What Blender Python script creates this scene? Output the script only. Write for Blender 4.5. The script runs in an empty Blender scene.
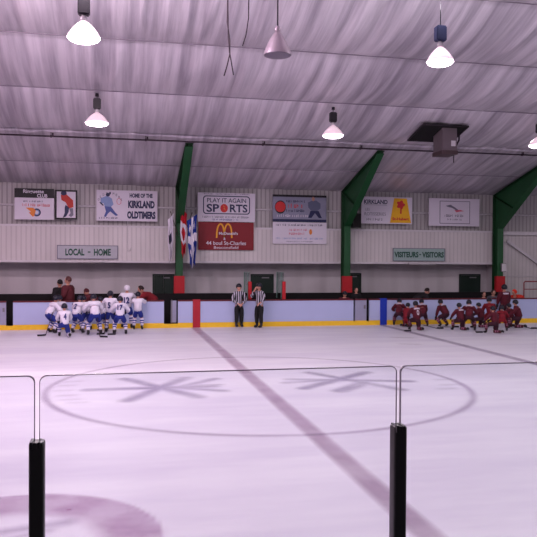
import bpy, bmesh, math, random
import numpy as np
from mathutils import Vector, Matrix
random.seed(7); RNG = np.random.RandomState(11)
scene = bpy.context.scene
COL = scene.collection
R = math.radians

# ------------------------------------------------------------------ camera (surveyed)
FPX, YAW, PIT, ROLL, CH = 714.67, .2081, .0127, .0056, 2.7594
Fv = Vector((math.sin(YAW)*math.cos(PIT), math.cos(YAW)*math.cos(PIT), -math.sin(PIT)))
R0 = Vector((math.cos(YAW), -math.sin(YAW), 0)); U0 = R0.cross(Fv)
Rv = R0*math.cos(ROLL)+U0*math.sin(ROLL); Uv = -R0*math.sin(ROLL)+U0*math.cos(ROLL)
cd = bpy.data.cameras.new('camera'); cam = bpy.data.objects.new('camera', cd); COL.objects.link(cam)
cd.sensor_width = 36; cd.sensor_fit = 'HORIZONTAL'; cd.lens = FPX/537*36; cd.clip_start = .05; cd.clip_end = 300
M = Matrix((Rv, Uv, -Fv)).transposed().to_4x4(); M.translation = Vector((0, 0, CH)); cam.matrix_world = M
scene.camera = cam
def ray(u, v): return Fv*FPX+Rv*(u-268.5)-Uv*(v-268.5)
def at(u, v, Y):            # survey helper: where a sight line meets the vertical plane at distance Y
    d = ray(u, v); t = Y/d.y; return Vector((d.x*t, Y, CH+d.z*t))
def ice(u, v, z=0):
    d = ray(u, v); t = (z-CH)/d.z; return Vector((d.x*t, d.y*t, z))
YW = 32.0; ZW = 5.98; SL = .25
def ceil_z(y): return ZW+SL*(YW-y)
def ceil_at(u, v):
    d = ray(u, v); t = (ZW+SL*YW-CH)/(d.z+SL*d.y); return Vector((d.x*t, d.y*t, CH+d.z*t))

# ------------------------------------------------------------------ materials
def lin(c): return tuple(((x/255)/12.92 if x/255 <= .04045 else ((x/255+.055)/1.055)**2.4) for x in c)+(1,)
MATS = {}
def mat(name, rgb, rough=.6, metal=0, spec=.4, var=.08, scale=6, bump=0, emit=None, estr=0):
    if name in MATS: return MATS[name]
    m = bpy.data.materials.new(name); m.use_nodes = True; nt = m.node_tree; b = nt.nodes['Principled BSDF']
    c = lin(rgb)
    tc = nt.nodes.new('ShaderNodeTexCoord'); n = nt.nodes.new('ShaderNodeTexNoise'); n.inputs['Scale'].default_value = scale
    n.inputs['Detail'].default_value = 4
    nt.links.new(tc.outputs['Object'], n.inputs['Vector'])
    mx = nt.nodes.new('ShaderNodeMix'); mx.data_type = 'RGBA'
    mx.inputs['A'].default_value = tuple(x*(1-var) for x in c[:3])+(1,)
    mx.inputs['B'].default_value = tuple(min(1, x*(1+var)) for x in c[:3])+(1,)
    nt.links.new(n.outputs['Fac'], mx.inputs['Factor']); nt.links.new(mx.outputs['Result'], b.inputs['Base Color'])
    b.inputs['Roughness'].default_value = rough; b.inputs['Metallic'].default_value = metal
    b.inputs['Specular IOR Level'].default_value = spec
    if bump:
        bp = nt.nodes.new('ShaderNodeBump'); bp.inputs['Strength'].default_value = bump; bp.inputs['Distance'].default_value = .02
        nt.links.new(n.outputs['Fac'], bp.inputs['Height']); nt.links.new(bp.outputs['Normal'], b.inputs['Normal'])
    if emit:
        b.inputs['Emission Color'].default_value = lin(emit); b.inputs['Emission Strength'].default_value = estr
    MATS[name] = m; return m
def siding(name, rgb, dark, rib=.3, strength=.5, zfade=None):
    m = bpy.data.materials.new(name); m.use_nodes = True; nt = m.node_tree; b = nt.nodes['Principled BSDF']
    g = nt.nodes.new('ShaderNodeNewGeometry'); sx = nt.nodes.new('ShaderNodeSeparateXYZ'); nt.links.new(g.outputs['Position'], sx.inputs[0])
    w = nt.nodes.new('ShaderNodeTexWave'); w.wave_type = 'BANDS'; w.bands_direction = 'X'; w.wave_profile = 'SIN'
    w.inputs['Scale'].default_value = 2*math.pi/rib/20; w.inputs['Distortion'].default_value = 0
    nt.links.new(g.outputs['Position'], w.inputs['Vector'])
    rp = nt.nodes.new('ShaderNodeValToRGB'); rp.color_ramp.elements[0].position = .05; rp.color_ramp.elements[1].position = .35
    nt.links.new(w.outputs['Fac'], rp.inputs[0])
    n = nt.nodes.new('ShaderNodeTexNoise'); n.inputs['Scale'].default_value = .9; n.inputs['Detail'].default_value = 6
    mp = nt.nodes.new('ShaderNodeMapping'); mp.inputs['Scale'].default_value = (1, 1, .35)
    nt.links.new(g.outputs['Position'], mp.inputs[0]); nt.links.new(mp.outputs[0], n.inputs['Vector'])
    a = nt.nodes.new('ShaderNodeMix'); a.data_type = 'RGBA'; a.inputs['A'].default_value = lin(dark); a.inputs['B'].default_value = lin(rgb)
    nt.links.new(rp.outputs[0], a.inputs['Factor'])
    c = nt.nodes.new('ShaderNodeMix'); c.data_type = 'RGBA'; c.blend_type = 'MULTIPLY'; c.inputs['Factor'].default_value = .35
    nt.links.new(a.outputs['Result'], c.inputs['A']); nt.links.new(n.outputs['Fac'], c.inputs['B'])
    nt.links.new(c.outputs['Result'], b.inputs['Base Color'])
    bp = nt.nodes.new('ShaderNodeBump'); bp.inputs['Strength'].default_value = strength; bp.inputs['Distance'].default_value = .03
    nt.links.new(rp.outputs[0], bp.inputs['Height']); nt.links.new(bp.outputs['Normal'], b.inputs['Normal'])
    b.inputs['Roughness'].default_value = .5
    return m
def faded(name, rgb, alpha, scale=1.2, lo=.6):
    """worn paint under the ice: part paint, part bare ice"""
    m = bpy.data.materials.new(name); m.use_nodes = True; nt = m.node_tree; b = nt.nodes['Principled BSDF']
    b.inputs['Base Color'].default_value = lin(rgb); b.inputs['Roughness'].default_value = .35
    n = nt.nodes.new('ShaderNodeTexNoise'); n.inputs['Scale'].default_value = scale; n.inputs['Detail'].default_value = 5
    tc = nt.nodes.new('ShaderNodeTexCoord'); nt.links.new(tc.outputs['Object'], n.inputs['Vector'])
    mr = nt.nodes.new('ShaderNodeMapRange'); mr.inputs['From Min'].default_value = .3; mr.inputs['From Max'].default_value = .7
    mr.inputs['To Min'].default_value = alpha*lo; mr.inputs['To Max'].default_value = alpha
    at_ = nt.nodes.new('ShaderNodeAttribute'); at_.attribute_name = 'wear'; mu = nt.nodes.new('ShaderNodeMath'); mu.operation = 'MULTIPLY'
    nt.links.new(n.outputs['Fac'], mr.inputs[0]); nt.links.new(mr.outputs[0], mu.inputs[0]); nt.links.new(at_.outputs['Fac'], mu.inputs[1]); nt.links.new(mu.outputs[0], b.inputs['Alpha'])
    return m

def ice_mat():
    m = bpy.data.materials.new('ice'); m.use_nodes = True; nt = m.node_tree; b = nt.nodes['Principled BSDF']
    tc = nt.nodes.new('ShaderNodeTexCoord')
    mp = nt.nodes.new('ShaderNodeMapping'); mp.inputs['Scale'].default_value = (.25, 1.1, 1); nt.links.new(tc.outputs['Object'], mp.inputs[0])
    n = nt.nodes.new('ShaderNodeTexNoise'); n.inputs['Scale'].default_value = .8; n.inputs['Detail'].default_value = 7; n.inputs['Roughness'].default_value = .65
    nt.links.new(mp.outputs[0], n.inputs['Vector'])
    r = nt.nodes.new('ShaderNodeValToRGB'); r.color_ramp.elements[0].position = .33; r.color_ramp.elements[1].position = .62
    r.color_ramp.elements[0].color = lin((214, 210, 226)); r.color_ramp.elements[1].color = lin((233, 231, 240))
    nt.links.new(n.outputs['Fac'], r.inputs[0])
    n2 = nt.nodes.new('ShaderNodeTexNoise'); n2.inputs['Scale'].default_value = 45; n2.inputs['Detail'].default_value = 3
    nt.links.new(tc.outputs['Object'], n2.inputs['Vector'])
    mx = nt.nodes.new('ShaderNodeMix'); mx.data_type = 'RGBA'; mx.blend_type = 'MULTIPLY'; mx.inputs['Factor'].default_value = .10
    nt.links.new(r.outputs[0], mx.inputs['A']); nt.links.new(n2.outputs['Color'], mx.inputs['B'])
    nt.links.new(mx.outputs['Result'], b.inputs['Base Color'])
    mr = nt.nodes.new('ShaderNodeMapRange'); mr.inputs['To Min'].default_value = .30; mr.inputs['To Max'].default_value = .5
    nt.links.new(n.outputs['Fac'], mr.inputs[0]); nt.links.new(mr.outputs[0], b.inputs['Roughness'])
    bp = nt.nodes.new('ShaderNodeBump'); bp.inputs['Strength'].default_value = .12; bp.inputs['Distance'].default_value = .01
    nt.links.new(n2.outputs['Fac'], bp.inputs['Height']); nt.links.new(bp.outputs['Normal'], b.inputs['Normal'])
    b.inputs['Specular IOR Level'].default_value = .35
    return m
def glass_mat(name='clear_glass', tint=(.90, .925, .95), fac=.05):
    m = bpy.data.materials.new(name); m.use_nodes = True; nt = m.node_tree; nt.nodes.remove(nt.nodes['Principled BSDF'])
    o = nt.nodes['Material Output']; t = nt.nodes.new('ShaderNodeBsdfTransparent'); t.inputs[0].default_value = tint+(1,)
    g = nt.nodes.new('ShaderNodeBsdfGlossy'); g.inputs['Roughness'].default_value = .05
    x = nt.nodes.new('ShaderNodeMixShader'); n = nt.nodes.new('ShaderNodeTexNoise'); n.inputs['Scale'].default_value = 3
    mr = nt.nodes.new('ShaderNodeMapRange'); mr.inputs['To Min'].default_value = fac*.7; mr.inputs['To Max'].default_value = fac*1.3
    nt.links.new(n.outputs['Fac'], mr.inputs[0]); nt.links.new(mr.outputs[0], x.inputs[0])
    nt.links.new(t.outputs[0], x.inputs[1]); nt.links.new(g.outputs[0], x.inputs[2]); nt.links.new(x.outputs[0], o.inputs[0])
    return m
def ceiling_mat():
    m = bpy.data.materials.new('ceiling_vinyl'); m.use_nodes = True; nt = m.node_tree; b = nt.nodes['Principled BSDF']
    g = nt.nodes.new('ShaderNodeNewGeometry')
    mp = nt.nodes.new('ShaderNodeMapping'); mp.inputs['Scale'].default_value = (2.6, .13, .13); mp.inputs['Rotation'].default_value = (0, 0, .03)
    nt.links.new(g.outputs['Position'], mp.inputs[0])
    n = nt.nodes.new('ShaderNodeTexNoise'); n.inputs['Scale'].default_value = 1.2; n.inputs['Detail'].default_value = 6; n.inputs['Roughness'].default_value = .6
    nt.links.new(mp.outputs[0], n.inputs['Vector'])
    r = nt.nodes.new('ShaderNodeValToRGB'); r.color_ramp.elements[0].position = .36; r.color_ramp.elements[1].position = .62
    r.color_ramp.elements[0].color = lin(CEIL_LO); r.color_ramp.elements[1].color = lin(CEIL_HI)
    nt.links.new(n.outputs['Fac'], r.inputs[0]); nt.links.new(r.outputs[0], b.inputs['Base Color'])
    b.inputs['Metallic'].default_value = .25; b.inputs['Roughness'].default_value = .36; b.inputs['Specular IOR Level'].default_value = .4
    bp = nt.nodes.new('ShaderNodeBump'); bp.inputs['Strength'].default_value = .5; bp.inputs['Distance'].default_value = .06
    nt.links.new(n.outputs['Fac'], bp.inputs['Height']); nt.links.new(bp.outputs['Normal'], b.inputs['Normal'])
    return m
CEIL_LO, CEIL_HI = (160, 152, 164), (212, 204, 213)

# ------------------------------------------------------------------ mesh builder
class MB:
    def __init__(s): s.v = []; s.f = []; s.m = []; s.sm = []
    def add(s, vs, fs, mi=0, smooth=False):
        o = len(s.v); s.v += [tuple(v) for v in vs]
        for f in fs: s.f.append([o+i for i in f]); s.m.append(mi); s.sm.append(smooth)
    def box(s, a, b, mi=0, mtx=None):
        vs = [Vector((x, y, z)) for z in (a[2], b[2]) for y in (a[1], b[1]) for x in (a[0], b[0])]
        if mtx: vs = [mtx@v for v in vs]
        s.add(vs, [(0, 2, 3, 1), (4, 5, 7, 6), (0, 1, 5, 4), (2, 6, 7, 3), (1, 3, 7, 5), (0, 4, 6, 2)], mi)
    def tube(s, pts, rad, seg=10, mi=0, mis=None, flat=1.0, caps=True):
        pts = [Vector(p) for p in pts]
        if not hasattr(rad, '__len__'): rad = [rad]*len(pts)
        t0 = (pts[1]-pts[0]).normalized(); up = Vector((0, 1, 0)) if abs(t0.y) < .9 else Vector((1, 0, 0))
        n = t0.cross(up).normalized(); vs = []
        for i, p in enumerate(pts):
            t = (pts[min(i+1, len(pts)-1)]-pts[max(i-1, 0)]).normalized()
            n = (n-t*n.dot(t)).normalized(); b = t.cross(n)
            for k in range(seg):
                a = 2*math.pi*k/seg; vs.append(p+(n*math.cos(a)+b*math.sin(a)*flat)*rad[i])
        o = len(s.v); s.v += [tuple(v) for v in vs]
        for i in range(len(pts)-1):
            for k in range(seg):
                a = o+i*seg+k; b_ = o+i*seg+(k+1) % seg
                s.f.append([a, b_, b_+seg, a+seg]); s.m.append(mis[i] if mis else mi); s.sm.append(True)
        if caps:
            s.f.append([o+k for k in range(seg)][::-1]); s.m.append(mis[0] if mis else mi); s.sm.append(False)
            s.f.append([o+(len(pts)-1)*seg+k for k in range(seg)]); s.m.append(mis[-1] if mis else mi); s.sm.append(False)
    def ell(s, c, r, seg=14, rings=9, mi=0, mtx=None, z0=-1, fn=None):
        vs = []
        for i in range(rings+1):
            zz = z0+(1-z0)*i/rings if False else None
            th = math.acos(max(-1, z0))*(1-i/rings)
            for k in range(seg):
                a = 2*math.pi*k/seg
                q = Vector((math.sin(th)*math.cos(a), math.sin(th)*math.sin(a), math.cos(th)))
                if fn: q = fn(q)
                q = Vector((q.x*r[0], q.y*r[1], q.z*r[2]))
                if mtx: q = mtx@q
                vs.append(Vector(c)+q)
        fs = []
        for i in range(rings):
            for k in range(seg):
                fs.append((i*seg+k, i*seg+(k+1) % seg, (i+1)*seg+(k+1) % seg, (i+1)*seg+k))
        s.add(vs, fs, mi, True)
    def prism(s, poly, thick, mtx, mi=0):
        """2-D polygon (x, z) extruded in -y (towards the viewer) from y=0 by thick, then moved by mtx"""
        n = len(poly); vs = [mtx@Vector((p[0], 0, p[1])) for p in poly]+[mtx@Vector((p[0], -thick, p[1])) for p in poly]
        fs = [tuple(range(n))[::-1], tuple(range(n, 2*n))]+[(i, (i+1) % n, n+(i+1) % n, n+i) for i in range(n)]
        s.add(vs, fs, mi)
    def build(s, name, mats, parent=None, loc=(0, 0, 0), bevel=0):
        me = bpy.data.meshes.new(name); me.from_pydata(s.v, [], s.f)
        if not isinstance(mats, (list, tuple)): mats = [mats]
        for m in mats: me.materials.append(m)
        for p, mi, sm in zip(me.polygons, s.m, s.sm): p.material_index = mi; p.use_smooth = sm
        bm = bmesh.new(); bm.from_mesh(me); bmesh.ops.remove_doubles(bm, verts=bm.verts, dist=1e-5); bmesh.ops.recalc_face_normals(bm, faces=bm.faces)
        if bevel: bmesh.ops.bevel(bm, geom=[e for e in bm.edges], offset=bevel, segments=2, affect='EDGES', clamp_overlap=True)
        bm.to_mesh(me); bm.free()
        o = bpy.data.objects.new(name, me); COL.objects.link(o); o.location = loc
        if parent: o.parent = parent
        return o
def tag(o, label=None, cat=None, group=None, kind=None):
    if label: o['label'] = label
    if cat: o['category'] = cat
    if group: o['group'] = group
    if kind: o['kind'] = kind
    return o
def thing(name, label, cat, loc=(0, 0, 0), rz=0, group=None):
    o = bpy.data.objects.new(name, None); COL.objects.link(o); o.location = loc; o.rotation_euler = (0, 0, rz)
    o.empty_display_size = .1
    return tag(o, label, cat, group)
def struct(name, mb, m, parent=None, **k):
    o = mb.build(name, m, parent, **k)
    if not parent: o['kind'] = 'structure'
    return o
def text_mesh(txt, size, w=None, bold=0, spacing=1.0):
    """polygon outlines of lettering as a mesh in x/z, centred; w squeezes it to a width"""
    cu = bpy.data.curves.new('lettering', 'FONT'); cu.body = txt; cu.size = size; cu.align_x = 'CENTER'; cu.align_y = 'CENTER'
    cu.offset = bold; cu.space_character = spacing; cu.resolution_u = 3
    o = bpy.data.objects.new('lettering', cu); COL.objects.link(o)
    dg = bpy.context.evaluated_depsgraph_get(); me = bpy.data.meshes.new_from_object(o.evaluated_get(dg))
    vs = [v.co.copy() for v in me.vertices]; fs = [tuple(p.vertices) for p in me.polygons]
    bpy.data.objects.remove(o); bpy.data.curves.remove(cu); bpy.data.meshes.remove(me)
    if vs:
        x0 = min(v.x for v in vs); x1 = max(v.x for v in vs); z0 = min(v.y for v in vs); z1 = max(v.y for v in vs)
        sx = (w/(x1-x0)) if w else 1; sz = size/(z1-z0) if size else 1
        vs = [Vector(((v.x-(x0+x1)/2)*sx, 0, (v.y-(z0+z1)/2)*sz)) for v in vs]
    return vs, fs
def lettering(name, txt, size, w, mtx, m, parent, bold=0):
    vs, fs = text_mesh(txt, size, w, bold); mb = MB(); mb.add([mtx@v for v in vs], fs); return mb.build(name, m, parent)

# common materials
m_ice = ice_mat(); m_glass = glass_mat()
m_board = mat('board_white', (176, 184, 222), .45, var=.03, scale=1.5)
m_boardgrey = mat('board_grey', (150, 150, 176), .5)
m_boardred = mat('board_red', (168, 28, 44), .5)
m_boardblue = mat('board_blue', (24, 52, 168), .5)
m_yellow = mat('kick_yellow', (236, 190, 40), .5)
m_cap = mat('cap_red', (92, 16, 30), .45)
m_black = mat('black_rubber', (14, 13, 16), .38, spec=.5)
m_dark = mat('dark_panel', (20, 17, 20), .7, spec=.2)
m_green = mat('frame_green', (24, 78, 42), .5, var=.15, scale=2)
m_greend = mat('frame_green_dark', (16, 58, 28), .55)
m_door = mat('door_green', (12, 34, 26), .5)
m_white = mat('white_paint', (206, 200, 206), .5)
m_grey = mat('grey_metal', (120, 116, 122), .5, .3)
m_padred = mat('pad_red', (176, 22, 34), .55)
m_siding = siding('siding_upper', (194, 188, 190), (160, 154, 156), rib=.2, strength=.3)
m_fascia = siding('siding_fascia', (222, 214, 216), (206, 198, 201), rib=.2, strength=.12)
m_lower = siding('panel_lower', (212, 204, 210), (204, 196, 202), rib=1.2, strength=.1)
m_ceil = ceiling_mat()
m_seam = mat('seam_grey', (140, 130, 142), .6)
m_pipe = mat('pipe_dark', (58, 46, 56), .5, .3)

X0, X1 = -16.0, 34.0
YB = 28.74      # face of the far boards
YN = 2.45       # ice side of the near boards
BH = 1.11

def noise2(x, y, seed, wx, wy):
    r = np.random.RandomState(seed); t = r.rand(256, 256)*2-1
    qx = x/wx+500; qy = y/wy+500; i = np.floor(qx).astype(int); j = np.floor(qy).astype(int); fx = qx-i; fy = qy-j
    fx = fx*fx*(3-2*fx); fy = fy*fy*(3-2*fy); i %= 256; j %= 256; i2 = (i+1) % 256; j2 = (j+1) % 256
    return (t[i, j]*(1-fx)+t[i2, j]*fx)*(1-fy)+(t[i, j2]*(1-fx)+t[i2, j2]*fx)*fy
# ------------------------------------------------------------------ ice floor with its painted markings
mb = MB(); mb.box((X0, YN, -.1), (X1, YB+.02, 0)); floor = struct('floor', mb, m_ice)
mb = MB(); mb.box((X0, YB+.02, -.1), (X1, YW+1.0, .01)); mb.box((X0, -1.5, -.1), (X1, YN, -.01)); struct('floor_rubber', mb, mat('rubber_floor', (46, 42, 48), .8))
XC, YC = 3.059, 15.33
m_redpaint = faded('faded_red_line', (150, 96, 138), .44, 1.3)
m_bluepaint = faded('faded_blue_line', (134, 108, 150), .48, 1.0)
m_logo = faded('faded_logo', (126, 106, 156), .42, .9, .5)
m_round = faded('faded_roundel', (164, 96, 158), .52, 2.5, .55)
m_circ = faded('faded_circle', (140, 108, 154), .42, .5, .6)
def strip(a, b, w0, w1=None, z=.004, mb=None):
    w1 = w1 or w0; a = Vector(a[:2]); b = Vector(b[:2]); d = (b-a).normalized(); n = Vector((-d.y, d.x))
    mb = mb or MB(); N = 2
    q = [a+n*w0/2, a-n*w0/2, b-n*w1/2, b+n*w1/2]
    mb.add([(p.x, p.y, z) for p in q], [(0, 1, 2, 3)]); return mb
def seg_cov(X, Y, a, b, w, soft):
    ax, ay = a[0], a[1]; bx, by = b[0], b[1]; dx, dy = bx-ax, by-ay; L2 = dx*dx+dy*dy
    t = np.clip(((X-ax)*dx+(Y-ay)*dy)/L2, 0, 1); d = np.hypot(X-ax-t*dx, Y-ay-t*dy)
    return np.clip((w/2+soft/2-d)/soft, 0, 1)
def paint(name, x0, x1, y0, y1, cell, fn, m, z, celly=None):
    xs_ = np.arange(x0, x1+cell, cell); ys_ = np.arange(y0, y1+(celly or cell), celly or cell); X, Y = np.meshgrid(xs_, ys_)
    A = np.clip(fn(X, Y), 0, 1); ny_, nx_ = X.shape
    keep = (A[:-1, :-1]+A[1:, :-1]+A[:-1, 1:]+A[1:, 1:]) > 0
    idx = -np.ones(X.shape, int); use = np.zeros(X.shape, bool)
    for dj in (0, 1):
        for di in (0, 1): use[dj:ny_-1+dj, di:nx_-1+di] |= keep
    idx[use] = np.arange(use.sum())
    vs = [(float(a), float(b), z) for a, b in zip(X[use], Y[use])]
    fs = [(int(idx[j, i]), int(idx[j, i+1]), int(idx[j+1, i+1]), int(idx[j+1, i])) for j, i in zip(*np.nonzero(keep))]
    me = bpy.data.meshes.new(name); me.from_pydata(vs, [], fs); me.materials.append(m)
    at_ = me.attributes.new('wear', 'FLOAT', 'POINT'); at_.data.foreach_set('value', A[use].astype(np.float32))
    o = bpy.data.objects.new(name, me); COL.objects.link(o); o.parent = floor; return o
SE = .10
for x, m, nm in ((XC, m_redpaint, 'center_line'), (10.98, m_bluepaint, 'blue_line'), (XC-7.92, m_bluepaint, 'blue_line')):
    paint(nm, x-.24, x+.24, YN, YB-.02, .04, lambda X, Y: np.clip((.15+SE/2-abs(X-x))/SE, 0, 1), m, .003, .5)
paint('center_circle', XC-4.8, XC+4.8, YC-4.8, YC+4.8, .05, lambda X, Y: np.clip((.06+SE/2-abs(np.hypot(X-XC, Y-YC)-4.5))/SE, 0, 1)*.9, m_circ, .005)
def crest(strokes, dashes, z):
    segs = [(ice(*a), ice(*b), w*.72) for a, b, w in strokes]+[(ice(x, y), ice(x+13, y-.5), .09) for x, y in dashes]
    def fn(X, Y):
        A = np.zeros_like(X)
        for k_, (a, b, w) in enumerate(segs): A = np.maximum(A, seg_cov(X, Y, a, b, w, .18)*(1 if k_ < len(strokes) else .45))
        return A
    xs_ = [p.x for q in segs for p in q[:2]]; ys_ = [p.y for q in segs for p in q[:2]]
    paint('painted_crest', min(xs_)-.5, max(xs_)+.5, min(ys_)-.5, max(ys_)+.5, .06, fn, m_logo, z)
crest((((88, 390), (212, 386.5), .42), ((125, 379), (198, 397), .40), ((127, 401), (186, 378), .40), ((176, 388), (215, 379), .30), ((178, 388), (224, 391), .28), ((196, 385.5), (219, 385), .2)),
      ((60, 386), (57, 391), (60, 396), (64, 400), (71, 403), (66, 382)), .005)
crest((((290, 379.5), (410, 381.5), .34), ((304, 388.5), (366, 372.6), .4), ((340, 391), (364, 383), .5), ((309, 372.8), (402, 389.8), .34), ((286, 383), (330, 380), .26)),
      ((438, 380), (444, 385), (440, 389)), .0052)
# sponsor roundel close to the near boards
rc = (-1.03, 7.2)
def roundel(X, Y):
    r_ = np.hypot(X-rc[0], Y-rc[1]); band = np.clip((1.5-r_)/.1, 0, 1)*np.clip((r_-.74)/.22, 0, 1)
    n_ = noise2(X, Y, 9, .35, .35)*.22; edge_ = np.clip((.05-abs(r_-1.46))/.05, 0, 1)*.5
    return np.clip(band*(.8+n_)+edge_, 0, 1)*(r_ < 1.55)
paint('painted_roundel', rc[0]-1.7, rc[0]+1.7, rc[1]-1.7, rc[1]+1.7, .05, roundel, m_round, .003)
paint('roundel_emblem', rc[0]-.8, rc[0]+.9, rc[1]-.6, rc[1]+.8, .04, lambda X, Y: np.maximum(seg_cov(X, Y, (-1.5, 7.45), (-.5, 7.7), .16, .15), seg_cov(X, Y, (-1.4, 7.15), (-.7, 7.5), .12, .15)), faded('faded_emblem', (150, 120, 170), .34), .0045)
for u, v, w in ((403, 344, .12), (396, 337.5, .2)):
    p = ice(u, v); q = ice(u+14, v+.4)
    paint('skate_scuff', p.x-.4, q.x+.4, min(p.y, q.y)-.5, max(p.y, q.y)+.5, .08, lambda X, Y: seg_cov(X, Y, p, q, w, .4)*.7, m_circ, .003)

# ------------------------------------------------------------------ ceiling (vinyl-faced insulation hung below the frames)
def noise1(x, seed, wl):
    r = np.random.RandomState(seed); t = r.rand(4096)*2-1; q = x/wl+1000; i = np.floor(q).astype(int); f = q-i; f = f*f*(3-2*f)
    return t[i % 4096]*(1-f)+t[(i+1) % 4096]*f
SEAMS = [32.0, 29.55, 26.55, 23.45, 20.4, 17.35, 15.33]
xs = np.arange(-14, 30.01, .075); ys = np.unique(np.concatenate([np.arange(15.33, 32.0, .22), np.array(SEAMS)]))
gx, gy = np.meshgrid(xs, ys)
ga = np.zeros_like(gx); panel = np.zeros_like(gx, int)
t = np.zeros_like(gx)
for i in range(len(SEAMS)-1):
    msk = (gy <= SEAMS[i]+1e-6) & (gy >= SEAMS[i+1]-1e-6); panel[msk] = i; t[msk] = (SEAMS[i]-gy[msk])/(SEAMS[i]-SEAMS[i+1])
sag = np.where(panel <= 1, .07, .20)*np.sin(np.pi*np.clip(t, 0, 1))**.8
sh = .14*noise2(gx, gy, 5, 2.5, 5.0)
xx = gx+sh
wr = .035*noise2(xx, gy+panel*7.3, 1, .45, 6)+.030*noise2(xx, gy+panel*3.1, 2, .2, 5)+.04*noise2(xx, gy, 3, 1.6, 8)
ridge = 1-np.abs(noise2(xx+.16*gy, gy+panel*5.7, 4, 1.0, 7.0)); wr -= .06*ridge**6
env = .12+.88*np.sin(np.pi*np.clip(t, 0, 1))**.5
gz = ZW+SL*(YW-gy)-sag+wr*env
ny, nx = gx.shape
mb = MB(); vs = list(zip(gx.ravel(), gy.ravel(), gz.ravel()))
fs = [(j*nx+i, (j+1)*nx+i, (j+1)*nx+i+1, j*nx+i+1) for j in range(ny-1) for i in range(nx-1)]
me = bpy.data.meshes.new('ceiling'); me.from_pydata([tuple(map(float, v)) for v in vs], [], fs); me.materials.append(m_ceil)
me.polygons.foreach_set('use_smooth', [True]*len(fs)); me.update()
ceiling = bpy.data.objects.new('ceiling', me); COL.objects.link(ceiling); ceiling['kind'] = 'structure'
ceiling['label'] = 'wrinkled silvery white insulation ceiling'
mb = MB()
for y in SEAMS[1:-1]:
    if abs(y-26.55) < .1: continue
    z = ceil_z(y); mb.box((-14, y-.012, z-.028), (30, y+.012, z-.0))
mb.build('ceiling_seam', m_seam, ceiling)
# far slope back down towards the viewer's side
mb = MB(); zr = ceil_z(15.33)
mb.add([(-14, 15.33, zr), (30, 15.33, zr), (30, -1.5, zr-SL*16.8), (-14, -1.5, zr-SL*16.8)], [(0, 1, 2, 3)]); mb.build('ceiling_near_slope', m_ceil, ceiling)

# ------------------------------------------------------------------ far wall
mb = MB(); mb.box((-14, YW, 4.1), (30, YW+.2, ZW+.35)); wall = struct('wall_back', mb, m_siding)
mb = MB(); mb.box((-14, YW-.22, 2.66), (18.15, YW, 4.14)); mb.build('fascia', m_fascia, wall)
mb = MB(); mb.box((-14, YW-.30, 2.58), (18.1, YW-.1, 2.67)); mb.box((-14, YW-.25, 4.12), (18.1, YW-.1, 4.2)); mb.build('ledge_trim', m_white, wall)
mb = MB(); mb.box((-14, YW+.8, -.1), (18.15, YW+1.0, 2.66)); mb.build('lower_panel', m_lower, wall)
mb = MB(); mb.box((-14, YW-.22, 2.62), (18.15, YW+.9, 2.66)); mb.box((18.1, YW, 0), (18.15, YW+.9, 2.62)); mb.build('soffit', m_lower, wall)
mb = MB(); mb.box((18.15, YW, -.1), (30, YW+.2, 4.14)); mb.build('end_panel', m_fascia, wall)
mb = MB()
for z in (5.02,): mb.tube([(-14, YW-.05, z), (30, YW-.05, z)], .045, 8)
mb.build('girt', m_white, wall)
mb = MB(); mb.box((18.4, YW-.14, 4.02), (30, YW, 4.2)); mb.box((18.4, YW-.05, 1.98), (30, YW, 2.02))
mb.build('end_girt', m_white, wall)
mb = MB(); a = at(507, 241, YW-.1); b = at(560, 279, YW-.1); d = (b-a).normalized(); n = Vector((-d.z, 0, d.x))*.06
mb.prism([((a+n).x, (a+n).z), ((b+n).x, (b+n).z), ((b-n).x, (b-n).z), ((a-n).x, (a-n).z)], .08, Matrix.Translation((0, YW-.06, 0)))
mb.build('diagonal_brace', m_white, wall)
mb = MB(); mb.box((-14, 30.62, 0), (18.0, 30.72, 1.29)); struct('trim_1', mb, m_dark)
mb = MB(); mb.box((-14, -1.5, 0), (-13.9, YW, ZW)); struct('wall_left', mb, m_siding)
mb = MB(); mb.box((29.9, -1.5, 0), (30, YW, ZW)); struct('wall_right', mb, m_siding)

# doors in the recessed wall
YD = YW+.8
def door(n, u0, u1, vt, exitsign=False, double=False):
    a = at(u0, vt, YD); b = at(u1, vt, YD); z = a.z
    mb = MB(); mb.box((a.x, YD-.06, 0), (a.x+.07, YD, z)); mb.box((b.x-.07, YD-.06, 0), (b.x, YD, z)); mb.box((a.x+.07, YD-.06, z-.07), (b.x-.07, YD, z))
    f = struct('door_%d' % n, mb, m_door)
    xs_ = [a.x+.07, (a.x+b.x)/2, b.x-.07] if double else [a.x+.07, b.x-.07]
    for i in range(len(xs_)-1):
        mb = MB(); mb.box((xs_[i]+.005, YD-.045, 0), (xs_[i+1]-.005, YD-.01, z-.075)); mb.build('door_leaf', m_door, f, bevel=.004)
    mb = MB(); mb.box((xs_[-1]-.14, YD-.09, .95), (xs_[-1]-.08, YD-.04, 1.12)); mb.build('door_handle', m_grey, f)
    mb = MB(); mb.box(((a.x+b.x)/2-.02, YD-.055, z-.2), (b.x-.22, YD-.044, z-.14)); mb.build('door_plate', m_grey, f)
door(1, 152.5, 174.5, 274, double=True); door(2, 250.5, 273.5, 274); door(3, 459, 480, 274); door(4, 344, 361, 273)

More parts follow.
